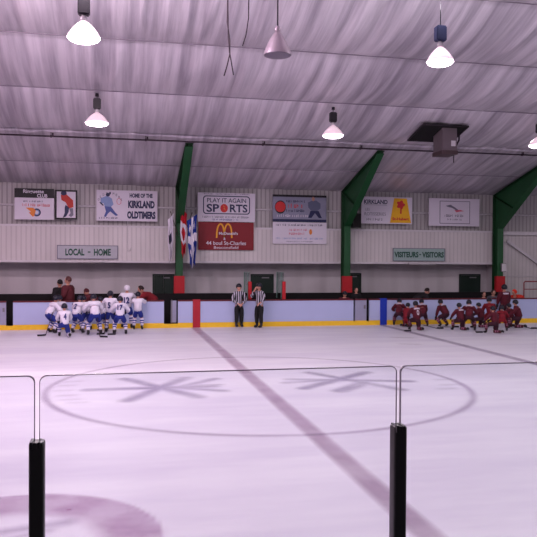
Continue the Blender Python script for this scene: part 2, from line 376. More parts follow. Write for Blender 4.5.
# ------------------------------------------------------------------ green rigid frames
def frame_column(X, label):
    r = thing('steel_column', label, 'steel frame', (X, 31.44, 0), group='green steel frames along the far wall')
    y0, y1, zk = -.24, .24, 4.3; ye = 27.0-31.44; zt = ceil_z(31.44+y1)-.1; ze = ceil_z(27.0)-.12
    # web outline in (y, z)
    poly = [(y0, 0), (y1, 0), (y1, zt-.05), (ye, ze), (ye+.05, ze-.1), (y0, zk)]
    mb = MB(); n = len(poly); vs = [(-.012, p[0], p[1]) for p in poly]+[(.012, p[0], p[1]) for p in poly]
    mb.add(vs, [tuple(range(n)), tuple(range(n, 2*n))]+[(i, (i+1) % n, n+(i+1) % n, n+i) for i in range(n)])
    mb.build('web', m_green, r)
    def flange(pts, name, m):
        mb = MB()
        for (ya, za), (yb, zb) in zip(pts[:-1], pts[1:]):
            d = Vector((0, yb-ya, zb-za)).normalized(); nn = Vector((0, -d.z, d.y))*.012
            vs = []
            for (yy, zz) in ((ya, za), (yb, zb)):
                for sx in (-.15, .15):
                    for sg in (-1, 1): vs.append(Vector((sx, yy, zz))+nn*sg)
            mb.add(vs, [(0, 1, 3, 2), (4, 6, 7, 5), (0, 2, 6, 4), (1, 5, 7, 3), (0, 4, 5, 1), (2, 3, 7, 6)])
        mb.build(name, m, r)
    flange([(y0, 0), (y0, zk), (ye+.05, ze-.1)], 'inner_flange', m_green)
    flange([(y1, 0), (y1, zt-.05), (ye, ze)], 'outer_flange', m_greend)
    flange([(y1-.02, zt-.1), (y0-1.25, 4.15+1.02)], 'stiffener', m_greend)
    mb = MB(); mb.box((-.2, -.29, 0), (.2, .26, .04)); mb.build('base_plate', m_greend, r)
    return r
COLX = [2.63, 10.26, 17.93]
frame_column(COLX[0], 'green tapered steel frame beside the hanging flags')
frame_column(COLX[1], 'green tapered steel frame left of the yellow sign, with a black speaker')
frame_column(COLX[2], 'green tapered steel frame at the far right with a grey box')
for X, l in zip(COLX, ('red pad round the foot of the column by the flags', 'red pad round the foot of the middle green column', 'red pad round the foot of the right green column')):
    mb = MB(); mb.box((X-.24, 31.10, .04), (X+.22, 31.17, 2.02)); mb.box((X-.24, 31.17, .04), (X-.16, 31.3, 2.02)); mb.box((X+.16, 31.17, .04), (X+.21, 31.3, 2.02))
    tag(mb.build('column_pad', m_padred, None, bevel=.012), l, 'pad', 'red column pads')

# ------------------------------------------------------------------ dasher boards, far side
def ux(u): return at(u, 310, YB).x
def board(u0, u1, label, m=None, gate=False):
    a, b = ux(u0), ux(u1)
    r = thing('dasher_gate' if gate else 'dasher_board', label, 'gate' if gate else 'rink board', ((a+b)/2, YB, 0))
    h = (b-a)/2
    mb = MB(); mb.box((-h, 0, .2), (h, .1, BH-.05)); mb.build('panel', m or m_board, r)
    mb = MB(); mb.box((-h, -.015, .0), (h, .1, .2)); mb.build('kickplate', m_yellow, r)
    mb = MB(); mb.box((-h, -.02, BH-.05), (h, .14, BH)); mb.build('cap_rail', m_cap, r)
    if gate:
        mb = MB(); mb.box((h-.12, -.035, .7), (h-.05, -.0, .85)); mb.build('latch', m_grey, r)
    return r
board(-90, 6, 'grey rink gate at the far left edge of the boards', m_boardgrey, True)
board(13, 164, 'long white rink board behind the white and blue team')
board(178, 353.5, 'long white rink board behind the two referees')
board(355.2, 366.5, 'narrow pale rink gate between two dark gaps', m_boardgrey, True)
board(369.5, 700, 'long white rink board behind the maroon team')
for (u0, u1) in ((6, 13), (164, 178), (353.5, 355.2), (366.5, 369.5)):
    mb = MB(); mb.box((ux(u0), YB-.015, 0), (ux(u1), YB+.1, .16)); struct('trim_2', mb, m_yellow)
# open gate leaf swung back behind the doorway
mb = MB(); r = thing('dasher_gate', 'grey rink gate swung open beside the dark doorway', 'gate', (ux(178)-.03, YB+.12, 0))
mb.box((-.24, .02, .2), (-.02, .08, BH-.03)); mb.build('panel', m_boardgrey, r)
mb = MB(); mb.box((-.23, 0, .18), (-.19, .1, BH)); mb.build('gate_frame', m_grey, r)
for u, m, l in ((196.5, m_boardred, 'red center line stripe running up the boards'), (383.3, m_boardblue, 'blue line stripe running up the boards')):
    x = ux(u); mb = MB(); mb.box((x-.15, -.03+YB, .0), (x+.15, YB-.016, BH+.0)); mb.box((x-.15, YB-.03, BH), (x+.15, YB+.14, BH+.02))
    tag(mb.build('line_marker', m, None), l, 'line marker')

# penalty box glass
m_edge = mat('glass_edge', (120, 150, 142), .3)
for u, l in ((250.3, 'left glass screen of the timekeeper box by the dark door'), (284.5, 'right glass screen of the timekeeper box')):
    x = ux(u); r = thing('glass_screen', l, 'glass panel', (x, YB+.15, BH)); D_ = 1.3
    mb = MB(); mb.box((-.006, .03, .02), (.006, D_, 1.1)); mb.build('pane', glass_mat('screen_glass', (.74, .82, .80), .1), r)
    mb = MB(); mb.box((-.018, D_, -.0), (.018, D_+.05, 1.1)); mb.box((-.012, .0, 1.1), (.012, D_+.05, 1.12)); mb.box((-.012, .45, .0), (.012, .5, 1.1)); mb.build('pane_edge', m_edge, r)
    mb = MB(); mb.box((-.07, -.06, 0), (.07, .03, .74)); mb.build('post', m_padred, r, bevel=.01)

# ------------------------------------------------------------------ signs on the far wall
YS = YW-.32
def sign(label, u0, v0, u1, v1, face, Y=YS, frame_m=None, th=.04, fr=.03):
    a = at(u0, v0, Y); b = at(u1, v1, Y); w = (b.x-a.x); 
    am = at((u0+u1)/2, v0, Y); bm_ = at((u0+u1)/2, v1, Y); h = am.z-bm_.z
    r = thing('wall_sign', label, 'sign', ((a.x+b.x)/2, Y, (am.z+bm_.z)/2))
    mb = MB(); mb.box((-w/2, 0, -h/2), (w/2, th, h/2)); mb.build('panel', face, r)
    if frame_m:
        mb = MB()
        mb.box((-w/2, -.012, -h/2), (w/2, 0, -h/2+fr)); mb.box((-w/2, -.012, h/2-fr), (w/2, 0, h/2))
        mb.box((-w/2, -.012, -h/2+fr), (-w/2+fr, 0, h/2-fr)); mb.box((w/2-fr, -.012, -h/2+fr), (w/2, 0, h/2-fr)); mb.build('frame', frame_m, r)
    return r, w, h
def T(x, z, y=-.006): return Matrix.Translation((x, y, z))
def rect(name, x0, z0, x1, z1, m, r, y=-.004, th=.003):
    mb = MB(); mb.box((x0, y-th, z0), (x1, y, z1)); return mb.build(name, m, r)
def poly(name, pts, m, r, y=-.005, th=.003):
    mb = MB(); mb.prism(pts, th, Matrix.Translation((0, y, 0))); return mb.build(name, m, r)
def disc(name, x, z, rx, rz, m, r, y=-.006, n=28): return poly(name, [(x+rx*math.cos(2*math.pi*i/n), z+rz*math.sin(2*math.pi*i/n)) for i in range(n)], m, r, y)
def ringp(name, x, z, rx, rz, w, m, r, y=-.007, n=32, a0=0, a1=360):
    mb = MB(); vs = []
    for i in range(n+1):
        a = R(a0+(a1-a0)*i/n)
        for q in (0, w): vs.append((x+(rx-q)*math.cos(a), y, z+(rz-q)*math.sin(a)))
    mb.add(vs, [(2*i, 2*i+1, 2*i+3, 2*i+2) for i in range(n)]); return mb.build(name, m, r)
def scribble(name, x0, x1, z, h, m, r, seed=0, y=-.006):
    """a line of small print too fine to read"""
    rr = random.Random(seed); mb = MB(); x = x0
    while x < x1-h*.4:
        w = h*rr.uniform(.35, .7)
        if rr.random() < .16: x += h*.5; continue
        hh = h*rr.uniform(.7, 1)
        k = rr.randint(0, 2)
        mb.box((x, y-.002, z-h/2), (x+w*.3, y, z-h/2+hh))
        if k: mb.box((x+w*.3, y-.002, z-h/2+(hh*.4 if k == 1 else 0)), (x+w, y, z-h/2+(hh*.4 if k == 1 else 0)+h*.22))
        if k == 2: mb.box((x+w*.7, y-.002, z-h/2+h*.22), (x+w, y, z-h/2+hh))
        x += w+h*.18
    return mb.build(name, m, r)
s_white = mat('sign_white', (214, 206, 220), .5, var=.03, scale=2)
s_black = mat('sign_black', (22, 18, 26), .5)
s_navy = mat('sign_navy', (34, 38, 78), .5)
s_red = mat('sign_red', (200, 40, 44), .5)
s_pink = mat('sign_pink', (206, 96, 120), .5)
s_orange = mat('sign_orange', (222, 128, 50), .5)
s_blue = mat('sign_blue', (70, 84, 150), .5)
s_lblue = mat('sign_light_blue', (130, 150, 196), .5)
s_grey = mat('sign_grey', (120, 116, 134), .5)
s_skin = mat('sign_skin', (176, 128, 110), .5)

# 1 black and white banner with a flaming ring
r, w, h = sign('black and white banner with an orange flaming ring, leftmost on the wall', 14.5, 188.5, 54, 219.5, s_white)
rect('header', -w/2, h*.20, w/2, h/2, s_black, r)
lettering('lettering', 'Ringuette', .19, w*.52, T(-w*.02, h*.39, -.009), s_white, r, .004)
lettering('lettering', 'CLUB', .15, w*.26, T(w*.2, h*.27, -.009), s_white, r, .004)
scribble('small_print', -w*.28, w*.26, h*.09, .08, s_navy, r, 3)
scribble('small_print', -w*.38, w*.40, -h*.03, .12, s_red, r, 4)
ringp('ring_emblem', w*.06, -h*.27, .17, .17, .06, s_navy, r)
ringp('ring_emblem', w*.06, -h*.27, .11, .11, .04, s_lblue, r)
poly('flame_emblem', [(-w*.22, -h*.12), (-.05, -h*.12), (.06, -h*.2), (0, -h*.38), (-.06, -h*.42), (-.22, -h*.28), (-.14, -h*.25)], s_orange, r)
# 2 player picture
r, w, h = sign('small picture banner of a player bending in a red sweater', 55, 190, 77.3, 219.5, s_white, frame_m=s_black, fr=.07)
poly('sweater_picture', [(-.22, .42), (-.05, .5), (.08, .38), (.28, .2), (.3, -.1), (.1, -.16), (-.02, .1), (-.2, .2)], mat('banner_red', (186, 44, 34), .5), r)
poly('trousers_picture', [(-.02, .0), (.12, -.12), (.1, -.3), (.0, -.5), (-.14, -.56), (-.06, -.35), (-.06, -.1)], s_navy, r, -.006)
poly('legs_picture', [(.12, -.15), (.28, -.14), (.3, -.44), (.2, -.52), (.1, -.46), (.18, -.35)], s_grey, r, -.006)
disc('head_picture', -.1, .49, .12, .1, s_navy, r, -.009)
# 3 Kirkland oldtimers
r, w, h = sign('white HOME OF THE KIRKLAND OLDTIMERS sign with a blue skating player', 96.5, 190.5, 157.3, 221, s_white)
lettering('lettering', 'HOME OF THE', .19, w*.38, T(w*.23, h*.34), s_navy, r, .01)
lettering('lettering', 'KIRKLAND', .33, w*.44, T(w*.235, h*.05), s_navy, r, .02)
lettering('lettering', 'OLDTIMERS', .33, w*.47, T(w*.235, -h*.3), s_navy, r, .02)
for i, c in enumerate('OLDTIMERS'):
    a = R(150-i*15); lettering('lettering', c, .1, .07, T(-w*.28+.55*math.cos(a), -.02+.55*math.sin(a)), s_navy, r)
scribble('small_print', -w*.46, -w*.14, -h*.4, .09, s_navy, r, 8)
poly('player_sweater', [(-1.13, .3), (-.85, .42), (-.65, .3), (-.58, .05), (-.7, -.08), (-.95, -.06), (-1.0, .1), (-1.12, .05)], s_lblue, r)
poly('player_trousers', [(-.96, -.04), (-.68, -.06), (-.5, -.3), (-.38, -.42), (-.48, -.45), (-.72, -.26), (-.82, -.36), (-.9, -.5), (-.98, -.48), (-.9, -.26)], s_blue, r, -.006)
disc('player_helmet', -.82, .46, .09, .08, s_navy, r, -.009)
poly('player_stick', [(-1.18, .12), (-1.12, .14), (-.98, .0), (-1.04, -.02)], s_navy, r, -.009)
disc('puck_emblem', -.35, .18, .1, .14, s_pink, r, -.004)
disc('puck_emblem', -.35, .18, .08, .12, s_white, r, -.008)
# 4 Play it again sports
r, w, h = sign('white PLAY IT AGAIN SPORTS sign above the dark red sign', 197.8, 193, 255, 221.8, s_white)
def rrect(x0, z0, x1, z1, rad, n=5):
    pts = []
    for cx, cz, a0 in ((x1-rad, z1-rad, 0), (x0+rad, z1-rad, 90), (x0+rad, z0+rad, 180), (x1-rad, z0+rad, 270)):
        for i in range(n+1): a = R(a0+90*i/n); pts.append((cx+rad*math.cos(a), cz+rad*math.sin(a)))
    return pts
poly('frame_line', rrect(-w*.41, -h*.24, w*.41, h*.40, .14), s_navy, r, -.003)
poly('frame_field', rrect(-w*.41+.045, -h*.24+.045, w*.41-.045, h*.40-.045, .11), s_white, r, -.006, .002)
lettering('lettering', 'PLAY IT AGAIN', .2, w*.68, T(0, h*.24, -.011), s_navy, r, .002)
lettering('lettering', 'SP', .36, w*.22, T(-w*.24, -h*.03, -.011), s_navy, r, .01)
lettering('lettering', 'RTS', .36, w*.31, T(w*.21, -h*.03, -.011), s_navy, r, .01)
disc('ball_emblem', -w*.045, -h*.03, .17, .19, s_red, r, -.010)
poly('ball_flash', [(-w*.045-.05, .1), (-w*.045+.03, .03), (-w*.045, .0), (-w*.045+.08, -.14), (-w*.045-.03, -.06), (-w*.045+.0, -.02)], s_orange, r, -.014)
scribble('small_print', -w*.42, w*.42, -h*.33, .10, s_grey, r, 12); scribble('small_print', -w*.25, w*.22, -h*.42, .09, s_blue, r, 13)
scribble('small_print', -w*.4, w*.4, h*.46, .05, s_navy, r, 14)
# 5 McDonald's
mcr = mat('sign_maroon', (128, 14, 30), .5)
r, w, h = sign('dark red sign with yellow arches below the sports shop sign', 198.3, 222.3, 253.6, 250, mcr)
m_arch = mat('arch_yellow', (232, 160, 40), .5)
for s in (-1, 1):
    mb = MB(); pts = []
    for i in range(13):
        tt = i/12*math.pi; pts.append((-w*.035+s*.17-.17*math.cos(tt)*1.0, -.008, -.08+.62*math.sin(tt)**.75))
    vs = []; 
    for i, p in enumerate(pts):
        wd = .035
        q0 = Vector(pts[max(0, i-1)]); q1 = Vector(pts[min(12, i+1)]); d = (q1-q0).normalized(); nn = Vector((-d.z, 0, d.x))*wd
        vs += [Vector(p)+nn, Vector(p)-nn]
    mb.add(vs, [(2*i, 2*i+1, 2*i+3, 2*i+2) for i in range(12)]); mb.build('arch', m_arch, r)
lettering('lettering', "McDonald's", .13, w*.34, T(w*.04, h*.10, -.012), s_white, r, .003)
lettering('lettering', "&", .12, .09, T(-w*.03, -h*.09, -.012), s_white, r, .003)
lettering('lettering', "44 boul St-Charles", .17, w*.72, T(0, -h*.25, -.012), s_white, r, .002)
lettering('lettering', "Beaconsfield", .12, w*.44, T(w*.0, -h*.41, -.012), s_white, r, .001)
# 6 blue grey banner + white banner
r, w, h = sign('dark blue and grey banner with a red disc, above a white one', 272.8, 195, 326.3, 222, mat('banner_grey', (134, 134, 156), .5, var=.2, scale=2))
rect('header', -w/2, h*.42, w/2, h/2, s_black, r); rect('footer', -w/2, -h/2, w/2, -h*.40, s_navy, r)
disc('emblem_shadow', -w*.36, 0.05, .26, .30, s_black, r, -.005); disc('red_emblem', -w*.36, .06, .24, .24, s_red, r, -.009)
scribble('small_print', -w*.25, w*.1, h*.27, .12, s_navy, r, 21); scribble('small_print', -w*.25, w*.16, h*.1, .2, s_red, r, 22)
scribble('small_print', -w*.25, w*.12, -h*.08, .12, s_navy, r, 23); scribble('small_print', -w*.42, w*.2, -h*.27, .13, s_white, r, 24)
disc('player_head', w*.25, h*.36, .07, .1, s_skin, r, -.009)
poly('player_body', [(.38, .28), (.55, .36), (.78, .38), (.98, .24), (.98, .02), (.8, -.12), (.55, -.1), (.4, .05)], mat('banner_steel', (92, 96, 122), .5), r)
poly('player_legs', [(.5, -.1), (.9, -.1), (1.05, -.42), (.9, -.42), (.72, -.2), (.55, -.42), (.4, -.42)], s_navy, r, -.006)
r, w, h = sign('white banner of faint small print under the dark blue one', 272.8, 222.3, 326.5, 244, s_white)
scribble('small_print', -w*.46, w*.42, h*.38, .1, s_navy, r, 31)
scribble('small_print', -w*.2, w*.14, h*.16, .12, s_pink, r, 32); scribble('small_print', -w*.2, w*.14, -.02, .12, s_pink, r, 33)
disc('emblem', w*.2, .06, .07, .13, s_orange, r); scribble('small_print', -w*.44, w*.44, -h*.24, .09, s_lblue, r, 34); scribble('small_print', -w*.25, w*.25, -h*.38, .06, s_grey, r, 35)
# 7 Kirkland rotisserie
r, w, h = sign('white KIRKLAND sign with a yellow panel and a red rooster shape', 361.5, 197, 412, 223.8, s_white)
lettering('lettering', 'KIRKLAND', .2, w*.46, T(-w*.22, h*.31), s_navy, r, .006)
rect('rule', -w*.44, h*.19, w*.0, h*.20, s_navy, r)
lettering('lettering', 'LES', .12, w*.08, T(-w*.38, h*.03), s_grey, r)
lettering('lettering', 'ROTISSERIES', .15, w*.42, T(-w*.23, -h*.14), s_grey, r)
scribble('small_print', -w*.4, -w*.04, -h*.33, .14, s_grey, r, 41)
poly('yellow_panel', [(w*.14, h*.46), (w*.39, h*.46), (w*.48, -h*.46), (w*.06, -h*.46)], mat('sign_yellow', (236, 176, 22), .5), r)
poly('rooster_emblem', [(w*.27+a*.19*(1+.22*math.cos(5*math.atan2(b, a))), h*.22+b*.19*(1+.16*math.cos(5*math.atan2(b, a)))) for a, b in [(math.cos(i/20*2*math.pi), math.sin(i/20*2*math.pi)) for i in range(20)]], s_red, r, -.009)
rect('rooster_leg', w*.26, -h*.12, w*.29, h*.1, s_red, r, -.009)
lettering('lettering', 'St-Hubert', .14, w*.33, T(w*.27, -h*.31, -.011), s_red, r, .006)
# 8 white framed
r, w, h = sign('plain white sign with a thin framed drawing, right of the yellow panel', 429, 198.6, 479.3, 226, s_white)
fx0, fx1, fz0, fz1 = -w*.29, w*.31, -h*.42, h*.41
for q in ((fx0, fz0, fx1, fz0+.03), (fx0, fz1-.03, fx1, fz1), (fx0, fz0, fx0+.03, fz1), (fx1-.03, fz0, fx1, fz1)): rect('frame_line', *q, s_grey, r)
poly('swoosh_drawing', [(-.45, .3), (-.2, .36), (.05, .22), (.2, .12), (.1, .08), (-.1, .2), (-.35, .26)], s_grey, r)
poly('swoosh_drawing', [(.0, .1), (.3, .12), (.5, .06), (.3, .04), (.1, -.0)], s_pink, r)
scribble('small_print', -.5, .5, -.16, .13, s_grey, r, 51); scribble('small_print', -.4, .42, -.34, .1, s_grey, r, 52)
# LOCAL - HOME / VISITEURS-VISITORS
YF = YW-.30
s_pale = mat('team_sign_grey', (176, 176, 186), .5); s_dgreen = mat('team_sign_green', (30, 78, 62), .5); s_pgreen = mat('team_sign_palegreen', (150, 172, 170), .5)
r, w, h = sign('grey LOCAL - HOME sign with green letters over the left bench', 57, 245.3, 118, 259, s_pale, YF, s_grey)
lettering('lettering', 'LOCAL', .3, w*.31, T(-w*.21, 0), s_dgreen, r, .012); rect('dash', w*.0, -.02, w*.045, .03, s_dgreen, r); lettering('lettering', 'HOME', .3, w*.28, T(w*.24, 0), s_dgreen, r, .012)
r, w, h = sign('pale green VISITEURS-VISITORS sign over the right bench', 393, 248.2, 445, 261.2, s_pgreen, YF, s_grey)
lettering('lettering', 'VISITEURS', .27, w*.46, T(-w*.245, 0), s_dgreen, r, .012); rect('dash', w*.0, -.02, w*.035, .03, s_dgreen, r); lettering('lettering', 'VISITORS', .27, w*.42, T(w*.265, 0), s_dgreen, r, .012)
for u0, u1, v, l in ((72, 103, 262, 'white strip light under the LOCAL - HOME sign'), (408, 436, 263.8, 'white strip light under the VISITEURS-VISITORS sign')):
    a = at(u0, v, YF); b = at(u1, v, YF); r = thing('strip_light', l, 'light fixture', ((a.x+b.x)/2, YF-.1, a.z)); ww = (b.x-a.x)/2
    mb = MB(); mb.box((-ww, -.05, 0), (ww, .08, .07)); mb.build('housing', m_white, r, bevel=.008)
    mb = MB(); mb.tube([(-ww+.05, 0, -.02), (ww-.05, 0, -.02)], .018, 8); mb.build('tube', m_white, r)
# conduit below the oldtimers sign
p = at(127.5, 221, YW-.26); q = at(127.5, 250, YW-.26); mb = MB()
mb.tube([p, q, q+Vector((.03, 0, -.05)), q+Vector((.12, 0, -.02)), q+Vector((.14, 0, .1))], .014, 6); tag(mb.build('wall_conduit', m_white, None), 'thin white conduit running down from the oldtimers sign', 'conduit')
for u, v in ((51, 238), (134, 241), (152.5, 238), (257.5, 243)):
    pass

# ------------------------------------------------------------------ speaker, electric box, rail
p = at(357, 220.5, 30.9)
r = thing('loudspeaker', 'black loudspeaker hung on the middle green frame beside the KIRKLAND sign', 'speaker', (p.x, 30.9, p.z))
mb = MB(); mb.box((-.2, -.02, -.33), (.2, .3, .33)); mb.build('cabinet', m_black, r, bevel=.02)
mb = MB(); mb.box((-.17, -.035, -.3), (.17, -.02, .3)); mb.build('grille', m_dark, r)
mb = MB(); mb.box((-.34, .1, -.03), (-.2, .16, .03)); mb.build('bracket', m_grey, r)
p = at(504, 267.5, 31.08); r = thing('electric_box', 'small grey electric box on the right green column', 'box', (p.x, 31.08, p.z))
mb = MB(); mb.box((-.13, 0, -.2), (.13, .1, .2)); mb.build('case', m_grey, r, bevel=.01); mb = MB(); mb.box((-.11, -.012, -.18), (.11, 0, .18)); mb.build('cover', m_white, r)
a = at(524, 281.5, 30.2); b = at(560, 281.5, 30.2)
r = thing('red_railing', 'red tubular steel rail behind the boards at the far right', 'railing', (a.x, 30.2, 0)); L = b.x-a.x
mb = MB(); mb.tube([(0, 0, 0), (0, 0, a.z-.05), (.05, 0, a.z), (L, 0, a.z), (L, 0, 0)], .028, 8); mb.build('frame', mat('rail_red', (130, 40, 50), .5), r)
mb = MB(); mb.tube([(.02, 0, a.z-.36), (L, 0, a.z-.36)], .018, 8); mb.build('middle_rail', MATS['rail_red'], r)

# ------------------------------------------------------------------ flags
def flag(label, upole, vtop, ufoot, vfoot, ulen, vend, kind, width):
    Y = 31.15
    root = at(ufoot, vfoot, 31.18); tip = at(upole, vtop, 30.7); low = at(ulen, vend, 30.7)
    r = thing('flag', label, 'flag', root)
    mb = MB(); mb.tube([(0, 0, 0), tip-root], .014, 8); mb.ell(tip-root, (.028, .028, .028), 8, 6); mb.build('flagpole', mat('pole_brown', (70, 54, 48), .5), r)
    mats = [mat('flag_white', (224, 218, 230), .8), mat('flag_red', (186, 26, 44), .8), mat('flag_blue', (28, 52, 140), .8), mat('flag_dark', (54, 50, 80), .8)]
    nu, nv = 20, 36; mb = MB(); vs = []
    Ltot = tip.z-low.z
    for j in range(nv+1):
        t = j/nv
        for i in range(nu+1):
            s = i/nu
            amp = .05+.05*t
            x = (s-.5)*width*(1-.45*t)+.02*math.sin(9*t+s*3)+(low.x-tip.x)*t
            y = amp*math.sin(s*5.2*math.pi+1.2*t)
            topz = -(1-s if kind != 'canada' else s)*.25
            z = topz*(1-t)*1.2-Ltot*t+.12*math.cos(s*8)*t
            vs.append((tip-root)+Vector((x, y, z-.04)))
    fs = []; ms = []
    for j in range(nv):
        for i in range(nu):
            s = (i+.5)/nu; t = (j+.5)/nv; m = 0
            if kind == 'canada':
                m = 1 if t < .27 or t > .73 else 0
                if abs(t-.5) < .14 and abs(s-.5) < .34*(1-abs(t-.5)/.17): m = 1
            elif kind == 'quebec':
                m = 2
                if abs(t-.45) < .08 or abs(s-.5) < .1: m = 0
                for ct, cs in ((.2, .24), (.2, .76), (.72, .24), (.72, .76)):
                    if abs(t-ct)*1.3+abs(s-cs) < .12: m = 0
            else:
                if abs(t-.48) < .09 and abs(s-.45) < .25: m = 3
            fs.append((j*(nu+1)+i, j*(nu+1)+i+1, (j+1)*(nu+1)+i+1, (j+1)*(nu+1)+i)); ms.append(m)
    me = bpy.data.meshes.new('cloth'); me.from_pydata(vs, [], fs)
    for m in mats: me.materials.append(m)
    for p_, m in zip(me.polygons, ms): p_.material_index = m; p_.use_smooth = True
    o = bpy.data.objects.new('cloth', me); COL.objects.link(o); o.parent = r
flag('white flag with a dark crest hanging left of the green column', 170.6, 212, 178.5, 236, 170.5, 260, 'white', .26)
flag('red and white maple leaf flag hanging close to the green column', 183.5, 206, 181, 236, 183.5, 255, 'canada', .30)
flag('blue and white cross flag hanging right of the green column', 192, 213, 183, 238, 192.5, 265, 'quebec', .44)

# ------------------------------------------------------------------ sprinkler pipe and roof unit
mb = MB(); yp = 26.75; zp = ceil_z(yp)-.16
r = thing('sprinkler_pipe', 'long dark sprinkler pipe running across under the ceiling', 'pipe', (0, yp, zp))
mb.tube([(-14, 0, 0), (30, 0, 0)], .032, 8); mb.build('pipe', m_pipe, r)
for x in (-8.2, -2.35, 1.0, 5.4, 9.3, 13.0, 16.3, 20.5):
    mb = MB(); mb.tube([(x, 0, 0), (x, 0, .2)], .012, 6); mb.box((x-.03, -.04, -.045), (x+.03, .04, .045)); mb.tube([(x+.06, 0, .03), (x+.06, 0, .12)], .03, 8)
    mb.build('hanger', m_pipe, r)
# roof opening and grey unit
oa, ob, oc = ceil_at(426, 116.5), ceil_at(467, 118), ceil_at(413, 133)
r = thing('heater_unit', 'grey box unit hanging from a dark square opening in the ceiling', 'heater')
r.location = (ceil_at(447, 125).x, 24.9, ceil_z(24.9)-.2)
X_, Y_, Z_ = r.location
x0, x1, y0, y1 = oa.x-X_-.1, ob.x-X_+.1, 24.15-Y_, 25.55-Y_
zz = lambda y: ceil_z(y+Y_)-Z_-.27
mb = MB(); mb.add([(x0, y0, zz(y0)), (x1, y0, zz(y0)), (x1, y1, zz(y1)), (x0, y1, zz(y1)), (x0, y0, zz(y0)+.03), (x1, y0, zz(y0)+.03), (x1, y1, zz(y1)+.03), (x0, y1, zz(y1)+.03)],
    [(0, 1, 2, 3), (4, 5, 6, 7), (0, 1, 5, 4), (1, 2, 6, 5), (2, 3, 7, 6), (3, 0, 4, 7)]); mb.build('opening', mat('opening_black', (8, 6, 9), .9), r)
mb = MB()
for (ax, ay), (bx_, by_) in (((x0, y0), (x1, y0)), ((x1, y0), (x1, y1)), ((x1, y1), (x0, y1)), ((x0, y1), (x0, y0))):
    mb.tube([(ax, ay, zz(ay)-.01), (bx_, by_, zz(by_)-.01)], .03, 6)
mb.build('opening_trim', mat('trim_dark', (36, 28, 36), .7), r)
bt, bb = at(447, 123, 24.6), at(447, 153, 24.6); hw = .29
m_unit = mat('unit_grey', (112, 100, 106), .5, .2)
cx = bt.x-X_
mb = MB(); mb.box((cx-hw, -.55, bb.z-Z_), (cx+hw, .25, bt.z-Z_+.05)); mb.build('case', m_unit, r, bevel=.02)
mb = MB(); mb.box((cx-hw-.02, -.57, bb.z-Z_-.08), (cx+hw+.02, .27, bb.z-Z_+.06)); mb.build('base_collar', mat('collar_brown', (74, 58, 60), .6), r)
mb = MB(); mb.box((cx+.05, -.565, bb.z-Z_+.22), (cx+.22, -.55, bb.z-Z_+.42)); mb.build('label_plate', m_white, r)
mb = MB(); mb.tube([(cx+.28, -.3, bb.z-Z_), (cx+.28, -.3, bb.z-Z_-.35)], .02, 6)
mb.tube([(cx+.36, -.1, .2), (cx+.6, -.1, .05), (cx+.56, -.15, -.3), (cx+.4, -.2, -.55), (cx+.37, -.2, -.7)], .035, 8); mb.tube([(cx+.4, 0, .15), (cx+.75, 0, .1), (cx+.62, 0, -.05)], .03, 8)
mb.build('cable', m_pipe, r)

# ------------------------------------------------------------------ pendant lamps
m_glow = mat('lamp_lit', (255, 246, 252), .5, emit=(255, 240, 250), estr=12)
m_shade_lit = mat('shade_lit', (220, 204, 214), .3, .2, emit=(255, 218, 234), estr=.62)
m_shade_off = mat('shade_unlit', (176, 160, 172), .3, .35)
m_ballast = mat('ballast_black', (30, 24, 34), .5)
m_ballast2 = mat('ballast_blue', (44, 50, 84), .5)
def lamp(x, y, z, label, lit=True, dia=.66, hang='cord', boxm=None, long_box=False):
    r = thing('pendant_lamp', label, 'lamp', (x, y, z), group='bell shaped pendant lamps over the ice')
    R_ = dia/2; mb = MB()
    prof = [(R_, 0), (R_*.98, .05), (R_*.86, .14), (R_*.66, .27), (R_*.44, .38), (R_*.26, .45), (R_*.16, .48)]
    kz = .70 if lit else 1.05; prof = [(a_, b_*kz) for a_, b_ in prof]; NZ = .48*kz
    seg = 28; vs = []
    for (q, zz_) in prof:
        for k in range(seg): a = 2*math.pi*k/seg; vs.append((q*math.cos(a), q*math.sin(a), zz_))
    mb.add(vs, [(i*seg+k, i*seg+(k+1) % seg, (i+1)*seg+(k+1) % seg, (i+1)*seg+k) for i in range(len(prof)-1) for k in range(seg)], 0, True)
    mb.build('shade', m_shade_lit if lit else m_shade_off, r)
    mb = MB(); mb.ell((0, 0, .0), (R_*.985, R_*.985, .10 if lit else .03), 24, 8); mb.build('lens', m_glow if lit else mat('lens_unlit', (110, 102, 116), .3), r)
    mb = MB(); mb.tube([(0, 0, NZ-.01), (0, 0, NZ+.06), (0, 0, NZ+.12)], [.06, .07, .04], 12); mb.build('neck', m_white if lit else m_shade_off, r)
    top = NZ+.12; tb = top
    if lit:
        bh = .62 if long_box else .34; mb = MB()
        mb.box((-.12, -.1, tb), (.12, .1, tb+bh)); mb.build('ballast_box', boxm or m_ballast, r, bevel=.025); top = tb+bh
    zc = ceil_z(max(y, 15.33))-.1-z
    mb = MB(); mb.tube([(0, 0, top), (0, 0, zc)], .012 if lit else .016, 6); mb.build('cord', m_ballast, r)
    mb = MB(); mb.tube([(0, 0, zc-.03), (0, 0, zc+.06)], [.06, .05], 10); mb.build('canopy', m_ballast, r)
    return r
ZL = 7.2
lamp(-.68, 14.92, ZL, 'brightest pendant lamp, at the top left with a long black box', dia=.66, long_box=True)
lamp(3.36, 15.1, 7.16, 'unlit grey pendant lamp hanging at top centre', lit=False, dia=.60)
lamp(7.05, 14.92, ZL, 'lit pendant lamp on a thin cord, with a bluish box, right of the unlit one', dia=.60, boxm=m_ballast2)
lamp(-.66, 23.6, 7.09, 'lit pendant lamp at the left close to the ceiling above the oldtimers sign', dia=.74)
lamp(7.25, 23.7, 7.04, 'lit pendant lamp left of the middle green frame', dia=.72)
lamp(15.15, 23.7, 7.0, 'lit pendant lamp cut by the right edge of the photo', dia=.76)
